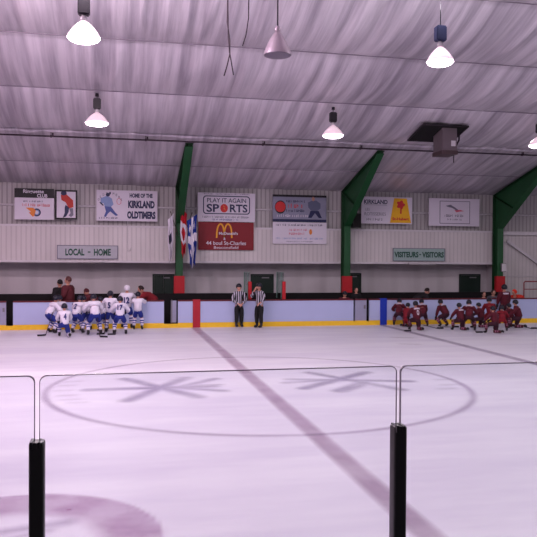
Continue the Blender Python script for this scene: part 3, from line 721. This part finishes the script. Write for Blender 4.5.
# dangling cables
def cable(pts, label, Y):
    P_ = [at(u, v, Y) for u, v in pts]; mb = MB(); mb.tube(P_, .014, 6); return tag(mb.build('hanging_cable', m_pipe, None), label, 'cable')
yc = 18.0
def hang(pts): return [(u, v) for u, v in pts]
cable([(227.5, -24), (228, 18), (228.2, 35), (229.5, 52), (233.5, 75)], 'longest loose cable dangling from the ceiling left of the unlit lamp', 16.5)
cable([(249, -24), (248.5, 18), (246, 35), (242.5, 46)], 'short curved cable dangling nearest the unlit lamp', 16.5)
cable([(228.3, -24), (227.2, 22), (229.8, 40), (229.8, 54), (227, 66), (224, 76)], 'loose cable twisted round the longest one', 16.55)

# ------------------------------------------------------------------ near boards, posts and glass
YG = 2.38
r = thing('dasher_board', 'white near rink board carrying the glass in the foreground', 'rink board', (0, YN-.12, 0))
mb = MB(); mb.box((-6, 0, .2), (8, .1, 1.06)); mb.build('panel', m_board, r)
mb = MB(); mb.box((-6, 0, 0), (8, .115, .2)); mb.build('kickplate', m_yellow, r)
mb = MB(); mb.box((-6, -.08, 1.06), (8, .12, 1.11)); mb.build('cap_rail', m_cap, r)
m_rim = mat('glass_rim', (112, 104, 122), .25, spec=.6)
GX = [-1.475, -.25, .975, 2.2]
for i, l in enumerate(('left foreground glass pane cut by the photo edge', 'middle foreground glass pane between the two black posts', 'right foreground glass pane beyond the right post')):
    a, b = GX[i]+.0068, GX[i+1]-.0068; z0, z1 = 1.12, 2.385; rad = .022
    pts = [(a, z0), (b, z0)]+[(b-rad+rad*math.cos(R(q)), z1-rad+rad*math.sin(R(q))) for q in range(0, 91, 15)]+[(a+rad+rad*math.cos(R(q)), z1-rad+rad*math.sin(R(q))) for q in range(90, 181, 15)]
    r = thing('rink_shield', l, 'glass panel', (0, YG, 0))
    n = len(pts); mb = MB(); mb.add([(p[0], 0, p[1]) for p in pts], [tuple(range(n))]); mb.build('pane', m_glass, r)
    mb = MB(); hw = .0012
    vs = []
    for (px, pz) in pts: vs += [(px, -.006, pz), (px, .006, pz)]
    mb.add(vs, [(2*k, 2*k+1, 2*((k+1) % n)+1, 2*((k+1) % n)) for k in range(n)])
    cx_, cz_ = (a+b)/2, (z0+z1)/2; vs = []
    for (px, pz) in pts:
        qx = px+(hw*2 if px < cx_ else -hw*2); qz = pz+(hw*2 if pz < cz_ else -hw*2); vs += [(px, -.006, pz), (qx, -.006, qz)]
    mb.add(vs, [(2*k, 2*k+1, 2*((k+1) % n)+1, 2*((k+1) % n)) for k in range(n)]); mb.build('polished_edge', m_rim, r)
for x, l in ((-.25, 'black glass support post at the left of the foreground'), (.977, 'black glass support post at the right of the foreground')):
    zt = 2.175
    r = thing('glass_post', l, 'post', (x, YG, 1.11))
    mb = MB(); h = zt-1.11
    pr = rrect(-.0235, -.03, .0235, .03, .012, 4)
    vs = []; n = len(pr)
    for zq, sc in ((0, 1), (h-.006, 1), (h, .86)):
        vs += [(p[0]*sc, p[1]*sc, zq) for p in pr]
    mb.add(vs, [(k*n+i, k*n+(i+1) % n, (k+1)*n+(i+1) % n, (k+1)*n+i) for k in range(2) for i in range(n)], 0, True); mb.add([vs[2*n+i] for i in range(n)], [tuple(range(n))])
    mb.build('sleeve', m_black, r)
    mb = MB(); mb.box((-.02, -.034, h-.02), (-.012, .02, h+.004)); mb.box((.004, -.034, h-.016), (.012, .02, h+.003)); mb.build('clip', mat('clip_black', (24, 22, 28), .3), r)
    mb = MB(); mb.box((-.045, -.05, 0), (.045, .05, .012)); mb.build('base_plate', m_grey, r)

# ------------------------------------------------------------------ PEOPLE
def skin_mesh(name, nodes, edges, mats, parent, root=0, sub=1):
    me = bpy.data.meshes.new(name); me.from_pydata([n[0] for n in nodes], edges, []); 
    for m in (mats if isinstance(mats, (list, tuple)) else [mats]): me.materials.append(m)
    o = bpy.data.objects.new(name, me); COL.objects.link(o)
    o.modifiers.new('Skin', 'SKIN')
    if not me.skin_vertices: 
        bpy.context.view_layer.objects.active = o; bpy.ops.mesh.customdata_skin_add()
    sv = me.skin_vertices[0].data
    for i, n in enumerate(nodes):
        rr = n[1]; sv[i].radius = (rr, rr) if not hasattr(rr, '__len__') else rr
        sv[i].use_root = (i == root)
    o.modifiers['Skin'].use_smooth_shade = True
    sb = o.modifiers.new('Sub', 'SUBSURF'); sb.levels = sub; sb.render_levels = sub
    if parent: o.parent = parent
    BAKE.append(o); return o
BAKE = []
def bake_all():
    bpy.context.view_layer.update(); dg = bpy.context.evaluated_depsgraph_get(); res = []
    for o in BAKE: res.append((o, bpy.data.meshes.new_from_object(o.evaluated_get(dg))))
    for o, me in res:
        mats = [m for m in o.data.materials]
        o.modifiers.clear(); o.data = me
        me.materials.clear()
        for m in mats: me.materials.append(m)
        if o.get('head'):
            c, H, rz, tilt = o['head'][0:3], o['head'][3], o['head'][4], o['head'][5]
            bm = bmesh.new(); bm.from_mesh(me); hd = MB(); head_geo(hd, Vector(c), H, rz, tilt)
            tmp = bpy.data.meshes.new('t'); tmp.from_pydata(hd.v, [], hd.f); bm.from_mesh(tmp); bpy.data.meshes.remove(tmp)
            for f in bm.faces: f.smooth = True
            bm.to_mesh(me); bm.free(); del o['head']
def head_geo(hd, c, H, rz, tilt):
    mt = Matrix.Rotation(rz, 3, 'Z')@Matrix.Rotation(-tilt, 3, 'X')
    def fn(q):
        q = q.copy()
        if q.z < 0: q.x *= 1-.22*(-q.z)**1.5; q.y *= 1-.1*(-q.z)
        if q.y > .3 and abs(q.x) < .25 and -.35 < q.z < .12: q.y += .16*(1-abs(q.x)/.25)      # nose
        if q.y > .5 and abs(abs(q.x)-.33) < .17 and .02 < q.z < .25: q.y -= .07               # eye sockets
        return q
    hd.ell(c, (.052*H, .062*H, .075*H), 20, 16, mtx=mt, fn=fn)
    for s in (-1, 1): hd.ell(c+mt@Vector((s*.053*H, -.004*H, -.004*H)), (.008*H, .016*H, .02*H), 8, 6, mtx=mt)
    for s in (-1, 1): hd.ell(c+mt@Vector((0, .058*H, -.032*H+s*.003*H)), (.018*H, .006*H, .004*H), 8, 4, mtx=mt)
m_skin = mat('skin', (196, 142, 124), .6)
m_hair = mat('hair', (40, 28, 26), .8)
m_eye = mat('eye_dark', (24, 20, 20), .3)
def striped(name, ca, cb, freq, axis=0):
    m = bpy.data.materials.new(name); m.use_nodes = True; nt = m.node_tree; b = nt.nodes['Principled BSDF']
    tc = nt.nodes.new('ShaderNodeTexCoord'); w = nt.nodes.new('ShaderNodeTexWave'); w.bands_direction = 'XYZ'[axis]; w.inputs['Scale'].default_value = freq
    nt.links.new(tc.outputs['Object'], w.inputs['Vector']); r_ = nt.nodes.new('ShaderNodeValToRGB'); r_.color_ramp.interpolation = 'CONSTANT'
    r_.color_ramp.elements[1].position = .5; r_.color_ramp.elements[0].color = lin(ca); r_.color_ramp.elements[1].color = lin(cb)
    nt.links.new(w.outputs['Fac'], r_.inputs[0]); nt.links.new(r_.outputs[0], b.inputs['Base Color']); b.inputs['Roughness'].default_value = .8
    return m
m_ref = striped('referee_stripes', (28, 26, 34), (178, 172, 188), 2*math.pi/.085/20)
OUT = {
 'white': dict(jersey=mat('jersey_white', (226, 220, 236), .8), pants=mat('pants_blue', (30, 44, 128), .8), sock=[mat('sock_white', (214, 206, 224), .8), mat('sock_blue', (36, 48, 132), .8)],
               helmet=mat('helmet_navy', (22, 22, 40), .4), num=mat('number_navy', (38, 40, 104), .7), glove=mat('glove_navy', (28, 30, 66), .7), trim=mat('trim_blue', (44, 54, 138), .8)),
 'maroon': dict(jersey=mat('jersey_maroon', (84, 12, 32), .8), pants=mat('pants_maroon', (54, 14, 32), .8), sock=[mat('sock_maroon', (74, 18, 36), .8), mat('sock_pink', (150, 96, 120), .8)],
               helmet=mat('helmet_black', (20, 20, 34), .4), num=mat('number_white', (206, 190, 204), .7), glove=mat('glove_black', (24, 20, 30), .7), trim=mat('trim_white', (196, 180, 196), .8)),
}
OUT['red'] = dict(OUT['maroon'], jersey=mat('jersey_red', (122, 16, 34), .8), pants=mat('pants_red', (138, 18, 32), .8))
m_boot = mat('skate_boot', (20, 18, 22), .4); m_blade = mat('skate_blade', (190, 190, 200), .3, .8)
LEG = {
 'stand': (.525, 0, [((-.095, .03, .29), (-.11, -.01, .085)), ((.095, .03, .29), (.11, -.01, .085))]),
 'upright': (.525, 0, [((-.06, .01, .29), (-.062, -.01, .085)), ((.06, .01, .29), (.062, -.01, .085))]),
 'bend': (.47, 32, [((-.12, .10, .27), (-.14, -.01, .085)), ((.12, .10, .27), (.14, -.01, .085))]),
 'crouch': (.40, 42, [((-.14, .15, .24), (-.15, -.0, .085)), ((.14, .15, .24), (.15, -.0, .085))]),
 'kneel': (.31, 14, [((-.09, .08, .06), (-.10, -.16, .06)), ((.09, .08, .06), (.10, -.16, .06))]),
 'halfkneel': (.33, 16, [((-.10, .20, .27), (-.10, .20, .085)), ((.09, .04, .06), (.10, -.20, .06))]),
}
ARM = {
 'stick': [((-.10, .07, -.12), (-.02, .21, -.20)), ((.10, .05, -.13), (.03, .20, -.17))],
 'down': [((-.05, .02, -.16), (-.04, .08, -.31)), ((.05, .02, -.16), (.04, .08, -.31))],
 'front': [((-.05, .03, -.16), (.075, .12, -.25)), ((.05, .03, -.16), (-.075, .12, -.25))],
 'knees': [((-.05, .10, -.13), (-.01, .22, -.22)), ((.05, .10, -.13), (.01, .22, -.22))],
 'boards': [((-.06, .12, -.07), (-.03, .28, -.02)), ((.06, .12, -.07), (.03, .28, -.02))],
 'face': [((-.05, .03, -.15), (-.01, .12, -.22)), ((.03, .12, -.10), (-.085, .13, .06))],
 'arm_out': [((-.14, .05, -.08), (-.26, .12, -.10)), ((.05, .08, -.14), (.00, .22, -.17))],
}
def person(label, loc, rz, H, outfit, legs='stand', arms='stick', kind='player', num=None, lean=None, helmet=True, headturn=0, group=None, bar=False, helm_m=None, coat=None, bulk=1.0):
    root = thing('person', label, 'person', loc, rz, group)
    hz, ln, lg = LEG[legs]; ln = R(ln if lean is None else lean); o = OUT.get(outfit)
    tv = Vector((0, math.sin(ln), math.cos(ln))); P = Vector((0, -.02*H-.10*H*math.sin(ln), hz*H))
    S = lambda v: Vector(v)*H
    chest = P+tv*.19*H; sm = P+tv*.28*H; neck = P+tv*.325*H; hd = neck+Vector((0, .35*math.sin(ln)+.02, 1)).normalized()*.085*H
    nodes = [(P, .055*H), (P+tv*.09*H, .06*H), (chest, .075*H), (sm, .06*H), (neck, .032*H), (neck+(hd-neck)*.5, .03*H)]; edges = [(0, 1), (1, 2), (2, 3), (3, 4), (4, 5)]
    arms_pts = []
    for s, (e, wv) in zip((-1, 1), ARM[arms]):
        sh_ = sm+Vector((s*.115*H, 0, -.01*H)); el = sh_+S(e); wr_ = sh_+S(wv); arms_pts.append((sh_, el, wr_))
        i = len(nodes); nodes += [(sh_, .036*H), (el, .027*H), (wr_, .017*H)]; edges += [(3, i), (i, i+1), (i+1, i+2)]
        hdir = (wr_-el).normalized(); side = Vector((-s, 0, 0)); side = (side-hdir*side.dot(hdir)).normalized(); pn = hdir.cross(side)
        palm = wr_+hdir*.04*H; nodes.append((palm, (.022*H, .013*H))); edges.append((i+2, i+3)); ip = i+3
        if kind != 'player':
            for q, L_ in zip((-1.5, -.5, .5, 1.5), (.034, .042, .04, .03)):
                k0 = len(nodes); a = palm+side*q*.011*H+hdir*.014*H; b = a+hdir*L_*H*.55+pn*.006*H; c = b+hdir*L_*H*.4+pn*.014*H
                nodes += [(a, .0055*H), (b, .005*H), (c, .0042*H)]; edges += [(ip, k0), (k0, k0+1), (k0+1, k0+2)]
            k0 = len(nodes); a = palm+side*.024*H-hdir*.01*H; b = a+side*.014*H+hdir*.018*H; nodes += [(a, .0065*H), (b, .0055*H)]; edges += [(ip, k0), (k0, k0+1)]
    legs_pts = []
    for s, (kn, an) in zip((-1, 1), lg):
        hp = P+Vector((s*.055*H, 0, -.03*H)); kn = S(kn); an = S(an); legs_pts.append((hp, kn, an))
        i = len(nodes); nodes += [(hp, .044*H), (kn, .034*H), (an, .024*H)]; edges += [(0, i), (i, i+1), (i+1, i+2)]
    body = skin_mesh('body', nodes, edges, m_skin, root)
    body['head'] = [hd.x, hd.y, hd.z, H, headturn, ln*.4]
    mh = Matrix.Rotation(headturn, 3, 'Z')@Matrix.Rotation(-ln*.4, 3, 'X')
    mb = MB()
    for s in (-1, 1): mb.ell(hd+mh@Vector((s*.02*H, .056*H, .008*H)), (.008*H, .006*H, .005*H), 8, 4)
    mb.build('eyes', m_eye, root)
    pad = 1.1 if kind == 'player' else (.8 if kind == 'referee' else bulk)
    jm = (o['jersey'] if o else coat[0]); pm = (o['pants'] if o else coat[1])
    # jersey / coat
    jn = [(P-tv*.06*H, .112*H*max(pad, .95)), (P+tv*.08*H, .104*H*pad), (chest, .108*H*pad), (sm, .082*H*pad), (sm+tv*.035*H, .042*H*pad)]; je = [(0, 1), (1, 2), (2, 3), (3, 4)]
    for (a, b, c) in arms_pts:
        i = len(jn); jn += [(a, .056*H*pad), (b, .046*H*pad), (b+(c-b)*.85, .036*H*pad)]; je += [(3, i), (i, i+1), (i+1, i+2)]
    skin_mesh('jersey' if kind == 'player' else ('shirt' if kind == 'referee' else 'coat'), jn, je, jm, root, sub=2 if kind == 'referee' else 1)
    # trousers
    full = kind != 'player'
    tp = max(pad, 1.0); pn_ = [(P+tv*.04*H, .092*H*tp), (P-Vector((0, 0, .03*H)), .092*H*tp)]; pe = [(0, 1)]
    for (a, b, c) in legs_pts:
        i = len(pn_)
        if full: pn_ += [(a, .074*H*tp), (b, .054*H*tp), (c, .044*H*tp)]; pe += [(1, i), (i, i+1), (i+1, i+2)]
        else: pn_ += [(a, .076*H), (a+(b-a)*.9, .068*H)]; pe += [(1, i), (i, i+1)]
    skin_mesh('trousers' if full else 'hockey_pants', pn_, pe, pm, root)
    if not full:
        for (a, b, c) in legs_pts:
            d = c-b; st = b-(b-a).normalized()*.02*H
            pts = [st, b]+[b+d*q for q in (.18, .34, .48, .6, .74, .88)]; mb = MB()
            mb.tube(pts, [.05*H, .056*H, .054*H, .052*H, .05*H, .047*H, .043*H, .04*H], 12, mis=[0, 0, 1, 0, 1, 0, 0])
            mb.build('sock', o['sock'], root)
        for (a, b, c) in arms_pts:
            d = (c-b).normalized(); mb = MB(); mb.tube([c-d*.035*H, c, c+d*.03*H, c+d*.06*H], [.032*H, .034*H, .04*H, .03*H], 10, flat=.75)
            for q in (-1.2, -.4, .4, 1.2):
                sd = d.cross(Vector((0, 0, 1))).normalized()*q*.014*H; mb.tube([c+d*.055*H+sd, c+d*.08*H+sd-Vector((0, 0, .01*H)), c+d*.085*H+sd-Vector((0, 0, .03*H))], .009*H, 6)
            mb.tube([c+d*.02*H, c+d*.04*H+Vector((0, 0, -.03*H))], .011*H, 6)
            mb.build('glove', o['glove'], root)
    # skates
    for (a, b, c), nm in zip(legs_pts, 'LR'):
        low = c.z < .075*H and legs in ('kneel', 'halfkneel') and b.z < .1*H
        shin = (b-c).normalized()
        if low: fw = Vector((0, -.45, -.9)).normalized(); dn = Vector((0, -.9, .45)).normalized()
        else: fw = Vector((0, 1, 0)); dn = Vector((0, 0, -1))
        if low: base = c+Vector((0, -.01*H, .02*H))
        else: base = c
        s_ = .62 if low else 1.0
        mb = MB(); mb.tube([base-dn*.03*H, base+dn*.02*H*s_, base+dn*.045*H*s_+fw*.02*H, base+dn*.05*H*s_+fw*.09*H*s_], [.032*H, .034*H, .034*H, .022*H], 10)
        sh_ = mb.build('skate' if kind != 'coach' else 'shoe', m_boot, root)
        if kind != 'coach':
            bl = MB(); z1_ = .068*H*s_; z2 = .084*H*s_; x_ = .004*H
            sd = fw.cross(dn).normalized()*x_
            q = [base+dn*z1_-fw*.04*H, base+dn*z1_+fw*.1*H*s_, base+dn*z2+fw*.09*H*s_, base+dn*z2-fw*.035*H]
            bl.add([p_+sd for p_ in q]+[p_-sd for p_ in q], [(0, 1, 2, 3), (7, 6, 5, 4), (0, 4, 5, 1), (1, 5, 6, 2), (2, 6, 7, 3), (3, 7, 4, 0)])
            bl.build('blade', m_blade, sh_)
    # headwear
    if helmet:
        hm = helm_m or (o['helmet'] if o else mat('helmet_black', (20, 20, 34), .4)); mb = MB()
        def hf(q):
            q = q.copy()
            if q.z < -.1 and q.y > .2: q.z = -.1
            return q
        k = 1.0 if kind == 'player' else .92
        mb.ell(hd+mh@Vector((0, -.004*H, .012*H)), (.074*H*k, .084*H*k, .084*H*k), 18, 10, mtx=mh, z0=-.55, fn=hf)
        he = mb.build('helmet', hm, root)
        if kind == 'player':
            mb = MB()
            for i in range(-2, 3):
                pts = [hd+mh@Vector((i*.02*H, (.075-.004*abs(i)**1.5)*H, z*H)) for z in (.02, -.02, -.06)]; mb.tube(pts, .002*H, 4)
            for z in (.0, -.03, -.058):
                mb.tube([hd+mh@Vector((.06*H*math.sin(a), .075*H*math.cos(a)+.002*H, z*H)) for a in [R(q) for q in (-70, -40, 0, 40, 70)]], .002*H, 4)
            mb.build('face_cage', m_blade, he)
    else:
        mb = MB(); mb.ell(hd+mh@Vector((0, -.008*H, .012*H)), (.060*H, .070*H, .078*H), 16, 9, mtx=mh, z0=-.35, fn=lambda q: Vector((q.x, min(q.y, .55), q.z)))
        mb.build('hair' if helm_m is None else 'hat', helm_m or m_hair, root)
    nrm = Vector((0, -math.cos(ln), math.sin(ln)))   # outward normal of the back
    if num:
        vs, fs = text_mesh(num, .15*H, .13*H if len(num) > 1 else .07*H, .01); mb = MB(); c = P+tv*.15*H+nrm*.124*H
        mb.add([c+Vector((v.x, 0, 0))+tv*v.z for v in vs], fs); mb.build('jersey_number', o['num'], root)
    if bar:
        mb = MB(); c = sm-tv*.01*H
        pts = [c+Vector((math.sin(R(q))*.115*H, 0, 0))+nrm*(.105*H*math.cos(R(q))+.006*H) for q in (-50, -25, 0, 25, 50)]
        vs = [];
        for p_ in pts: vs += [p_+tv*.02*H, p_-tv*.025*H]
        mb.add(vs, [(2*i, 2*i+1, 2*i+3, 2*i+2) for i in range(4)]); mb.build('name_bar', o['trim'], root)
    return root
def feet(u, v, z=0): p_ = ice(u, v, z); p_.z = 0; return p_
GW, GM = 'white and blue team gathered at the boards', 'maroon team gathered at the boards'
# white and blue team: (label, u, v_feet, rotz, height, legs, arms, number, helmet)
wt = [
 ('leftmost child in white and blue, standing side on at the edge of the group', 51.5, 333, -62, 1.42, 'bend', 'stick', None, None),
 ('child in white jersey kneeling in front at the left of the white group', 64.5, 337, 10, 1.36, 'halfkneel', 'knees', '4', None),
 ('child in white standing just behind the kneeling one', 61.5, 331.5, 30, 1.40, 'bend', 'stick', None, None),
 ('child in white bending over, right of the kneeling one', 77.5, 333, -28, 1.42, 'bend', 'stick', '2', None),
 ('child in white leaning in behind, with bright blue trousers', 86, 330.5, 35, 1.36, 'bend', 'boards', None, None),
 ('larger child in white with wide blue trousers, seen from behind mid group', 94.5, 335, 14, 1.52, 'bend', 'stick', None, None),
 ('child half hidden in the middle gap of the white group', 103.5, 331, 45, 1.34, 'bend', 'stick', None, None),
 ('child in white facing the boards, just left of number 17', 110.5, 332.5, -14, 1.44, 'stand', 'stick', '5', None),
 ('child in white jersey number 17, seen from behind', 120, 334.5, 0, 1.42, 'bend', 'stick', '17', None),
 ('tall child in white wearing a white helmet at the boards', 127, 328.5, -5, 1.58, 'stand', 'boards', '12', 'w'),
 ('rightmost child in white leaning on the boards under the coach', 138, 329.5, -12, 1.36, 'stand', 'boards', None, None),
]
m_hw = mat('helmet_white', (222, 216, 228), .4)
for l, u, v, rz, H, lg, ar, num, hm in wt:
    person(l, feet(u, v), R(rz), H*1.06, 'white', lg, ar, 'player', num, helm_m=m_hw if hm else None, group=GW)
mtm = [
 ('leftmost child in maroon, crouching next to the blue stripe', 399, 325.5, -25, 1.34, 'crouch', 'stick', 'maroon', True, None),
 ('child in bright red trousers kneeling between two maroon players at the left', 407, 327, -60, 1.20, 'kneel', 'stick', 'red', False, None),
 ('child in maroon kneeling in front with a white name bar and crest', 416, 330.5, 0, 1.36, 'halfkneel', 'knees', 'maroon', True, 'O'),
 ('child in maroon behind the kneeling one, leaning right', 422.5, 326.5, -10, 1.34, 'crouch', 'knees', 'maroon', True, None),
 ('child in maroon with pale socks, kneeling alone mid group', 444, 326.5, 22, 1.32, 'crouch', 'down', 'maroon', True, None),
 ('child in maroon kneeling at the left of the big right cluster', 460, 330.5, 12, 1.28, 'halfkneel', 'knees', 'maroon', True, None),
 ('child in maroon crouching second in the big right cluster', 469, 330.5, -25, 1.42, 'crouch', 'stick', 'maroon', True, None),
 ('small child in maroon kneeling sideways with the head turned left', 480, 328, 50, 1.22, 'halfkneel', 'stick', 'maroon', False, None),
 ('child in red jersey with navy helmet in the middle of the big cluster', 490, 327, -18, 1.44, 'crouch', 'knees', 'red', False, None),
 ('child in maroon and pink socks kneeling frontmost in the big cluster', 494, 333.5, 28, 1.22, 'halfkneel', 'knees', 'maroon', False, None),
 ('tallest child in maroon standing at the boards in front of the red pad', 503.5, 323.8, 5, 1.62, 'stand', 'down', 'maroon', True, None),
 ('child in red trousers crouching below the tallest one', 502, 331, -25, 1.16, 'crouch', 'stick', 'red', False, None),
 ('child in dark navy sleeves between the tallest and the last kneeler', 510, 327, 30, 1.18, 'kneel', 'stick', 'maroon', False, None),
 ('rightmost child in maroon kneeling with skates stretched to the right', 517, 328.5, 60, 1.38, 'halfkneel', 'stick', 'maroon', True, None),
]
for l, u, v, rz, H, lg, ar, of, bar, num in mtm:
    person(l, feet(u, v), R(rz), H*1.04, of, lg, ar, 'player', num, bar=bar, group=GM)
# referees
blk = mat('black_trousers', (16, 15, 20), .8)
person('referee in striped shirt facing the camera with hands together', feet(239, 327.2), R(188), 1.74, None, 'upright', 'front', 'referee', coat=(m_ref, blk))
person('referee in striped shirt turned left, hand raised to the face', feet(258.8, 327.8), R(130), 1.78, None, 'upright', 'face', 'referee', coat=(m_ref, blk), lean=4)
# grown-ups behind the boards
mar = mat('coat_maroon', (84, 26, 36), .8); nav = mat('coat_black', (22, 19, 24), .8); redc = mat('coat_red', (122, 22, 34), .8); org = mat('coat_orange', (214, 52, 38), .8); jeans = mat('trousers_dark', (30, 28, 38), .8)
def behind(label, u, vtop, Y, rz, coat, H=None, legs='stand', arms='front', lean=None, hat=None, helmet=False, z0=.02, turn=0, bulk=1.1):
    """stands on the bench floor; height chosen so the head reaches the photographed level"""
    p_ = at(u, vtop, Y); loc = Vector((p_.x, Y, z0))
    hz, ln, _ = LEG[legs]; ln_ = R(ln if lean is None else lean); f = hz+.325*math.cos(ln_)+.085*.97+.085
    return person(label, loc, rz, H or (p_.z-z0)/f, None, legs, arms, 'coach', lean=lean, helmet=helmet, helm_m=hat, coat=(coat, jeans), headturn=turn, bulk=bulk)
behind('coach in a black coat behind the boards at the left, back half turned', 59, 279.5, 30.1, R(60), nav, arms='front', hat=mat('cap_black', (24, 20, 24), .8), turn=-.3, bulk=1.5)
behind('coach in a maroon coat next to the one in black', 67, 276.5, 29.4, R(75), mar, arms='front', bulk=1.4, hat=mat('cap_brown', (84, 46, 46), .8))
behind('coach in a maroon hood bending over the boards behind the white team', 93.5, 288.5, 29.45, R(70), mar, legs='stand', arms='front', hat=mat('hood_maroon', (70, 18, 28), .8), lean=50, bulk=1.4)
behind('coach in a dark red jacket leaning left over the boards', 150, 285.5, 29.5, R(98), redc, legs='stand', arms='boards', lean=58, bulk=1.2)
behind('dark coated coach leaning on the boards behind the maroon team', 419.5, 287.8, 29.5, R(-98), nav, legs='stand', arms='front', lean=58, bulk=1.3)
behind('dark haired figure at the bench in front of the third door', 483, 291.5, 29.7, R(170), nav, legs='crouch', arms='front', lean=25)
behind('grey clothed figure right of the dark haired one on the right bench', 491.5, 289.5, 29.6, R(185), mat('coat_grey', (84, 80, 90), .8), legs='crouch', arms='front', lean=25)
behind('person in a bright orange red jacket right of the right column', 520, 289.3, 29.9, R(100), org, legs='crouch', arms='front', lean=50, bulk=1.5, hat=mat('hood_orange', (220, 56, 38), .8))
behind('player in maroon sitting behind the boards left of the middle column', 343.5, 291.0, 29.5, R(185), OUT['maroon']['jersey'], legs='crouch', arms='front', lean=25, helmet=True)
behind('dark clothed person right of the middle red pad', 356.5, 287.5, 30.0, R(190), nav, legs='stand', arms='front')
bake_all()

# hockey sticks (held by players or lying on the ice)
def stick(label, p0, p1, bladedir, m=None):
    r = thing('hockey_stick', label, 'hockey stick', p0)
    p0 = Vector(p0); p1 = Vector(p1); d = p0-p0
    mb = MB(); mb.tube([(0, 0, .0), p1-p0], .013, 6); mb.build('shaft', m or mat('stick_dark', (46, 30, 40), .5), r)
    b = Vector(bladedir).normalized(); mb = MB(); n = Vector((-b.y, b.x, 0))*.008
    q = [Vector((0, 0, -.02)), b*.28+Vector((0, 0, -.02)), b*.28+Vector((0, 0, .04)), Vector((0, 0, .045))]
    mb.add([p_+n for p_ in q]+[p_-n for p_ in q], [(0, 1, 2, 3), (7, 6, 5, 4), (0, 4, 5, 1), (1, 5, 6, 2), (2, 6, 7, 3), (3, 7, 4, 0)]); mb.build('blade', mat('stick_blade', (30, 26, 34), .6), r)
def gp(u, v, z=.025): q = ice(u, v); q.z = z; return q
def up(u, v, Y): return at(u, v, Y)
S_ = [
 ('stick reaching out left from the leftmost white player', gp(45.5, 336), up(53, 312, 27.2), (-1, -.3, 0)),
 ('stick of the larger child mid group, blade in front', gp(100, 337.5), up(97, 316, 26.4), (1, -.4, 0)),
 ('stick lying between the white group and number 17', gp(104.5, 334.5), up(106, 312, 27.2), (-1, -.2, 0)),
 ('stick of the player in number 17 jersey', gp(115.5, 335), up(116, 316, 26.9), (-1, 0, 0)),
 ('stick lying on the ice right of the front maroon kneeler', gp(437, 329), gp(423, 325.5), (1, .0, 0)),
 ('dark stick lying on the ice beside the lone maroon child', gp(453, 327.6), gp(440, 327.4), (1, .1, 0)),
 ('stick lying in front of the second maroon crouching child', gp(476, 333), up(469, 318, 26.3), (1, .0, 0)),
 ('stick lying on the ice behind the rightmost skates', gp(531, 329), gp(519, 326), (1, .0, 0)),
 ('stick lying low beside the leftmost maroon child', gp(411, 331.5), up(407, 316, 26.6), (-1, .0, 0)),
]
for l, a, b, d in S_: stick(l, a, b, d)

# ------------------------------------------------------------------ lights
LP = []
def spot(x, y, z, power, col, size=R(176)):
    ld = bpy.data.lights.new('arena_lamp', 'SPOT'); ld.energy = power; ld.color = col; ld.spot_size = size; ld.spot_blend = .45; ld.shadow_soft_size = .3
    o = bpy.data.objects.new('arena_lamp', ld); COL.objects.link(o); o.location = (x, y, z-.1)
PW = 790
def colr(x):
    t_ = min(1, max(0, (x+6)/8)); return (1, .70+.23*t_, .83+.15*t_)
for k in range(-2, 4):
    spot(-.66+7.9*k, 24.0, ZL, PW*(.56 if k < 1 else .42 if k == 1 else .30), colr(-.66+7.9*k))
for x in (-12.3, -4.6, -.68, 7.05, 10.9, 18.6, 26.0): spot(x, 14.92, ZL, PW*(.92 if x < 5 else .66 if x < 8 else .45), colr(x))
for x in (-8, 0, 8, 16, 24): spot(x, 6.0, ZL, PW*.62, colr(x))
for x in (-4.6, -.68, 7.05, 10.9, 18.6):      # light spilling up through the translucent shades
    ld = bpy.data.lights.new('shade_glow', 'POINT'); ld.energy = 760 if x < 0 else 180 if x < 8 else 15; ld.color = colr(x); ld.shadow_soft_size = .35
    o = bpy.data.objects.new('shade_glow', ld); COL.objects.link(o); o.location = (x, 14.92, ZL+1.15)
w = bpy.data.worlds.new('world'); scene.world = w; w.use_nodes = True
w.node_tree.nodes['Background'].inputs[0].default_value = (.30, .25, .31, 1); w.node_tree.nodes['Background'].inputs[1].default_value = .35
scene.view_settings.view_transform = 'Standard'; scene.view_settings.exposure = 0; scene.view_settings.gamma = 1.0
scene.cycles.use_denoising = True; scene.cycles.max_bounces = 6; scene.cycles.diffuse_bounces = 3; scene.cycles.transparent_max_bounces = 12
scene.cycles.sample_clamp_indirect = 4
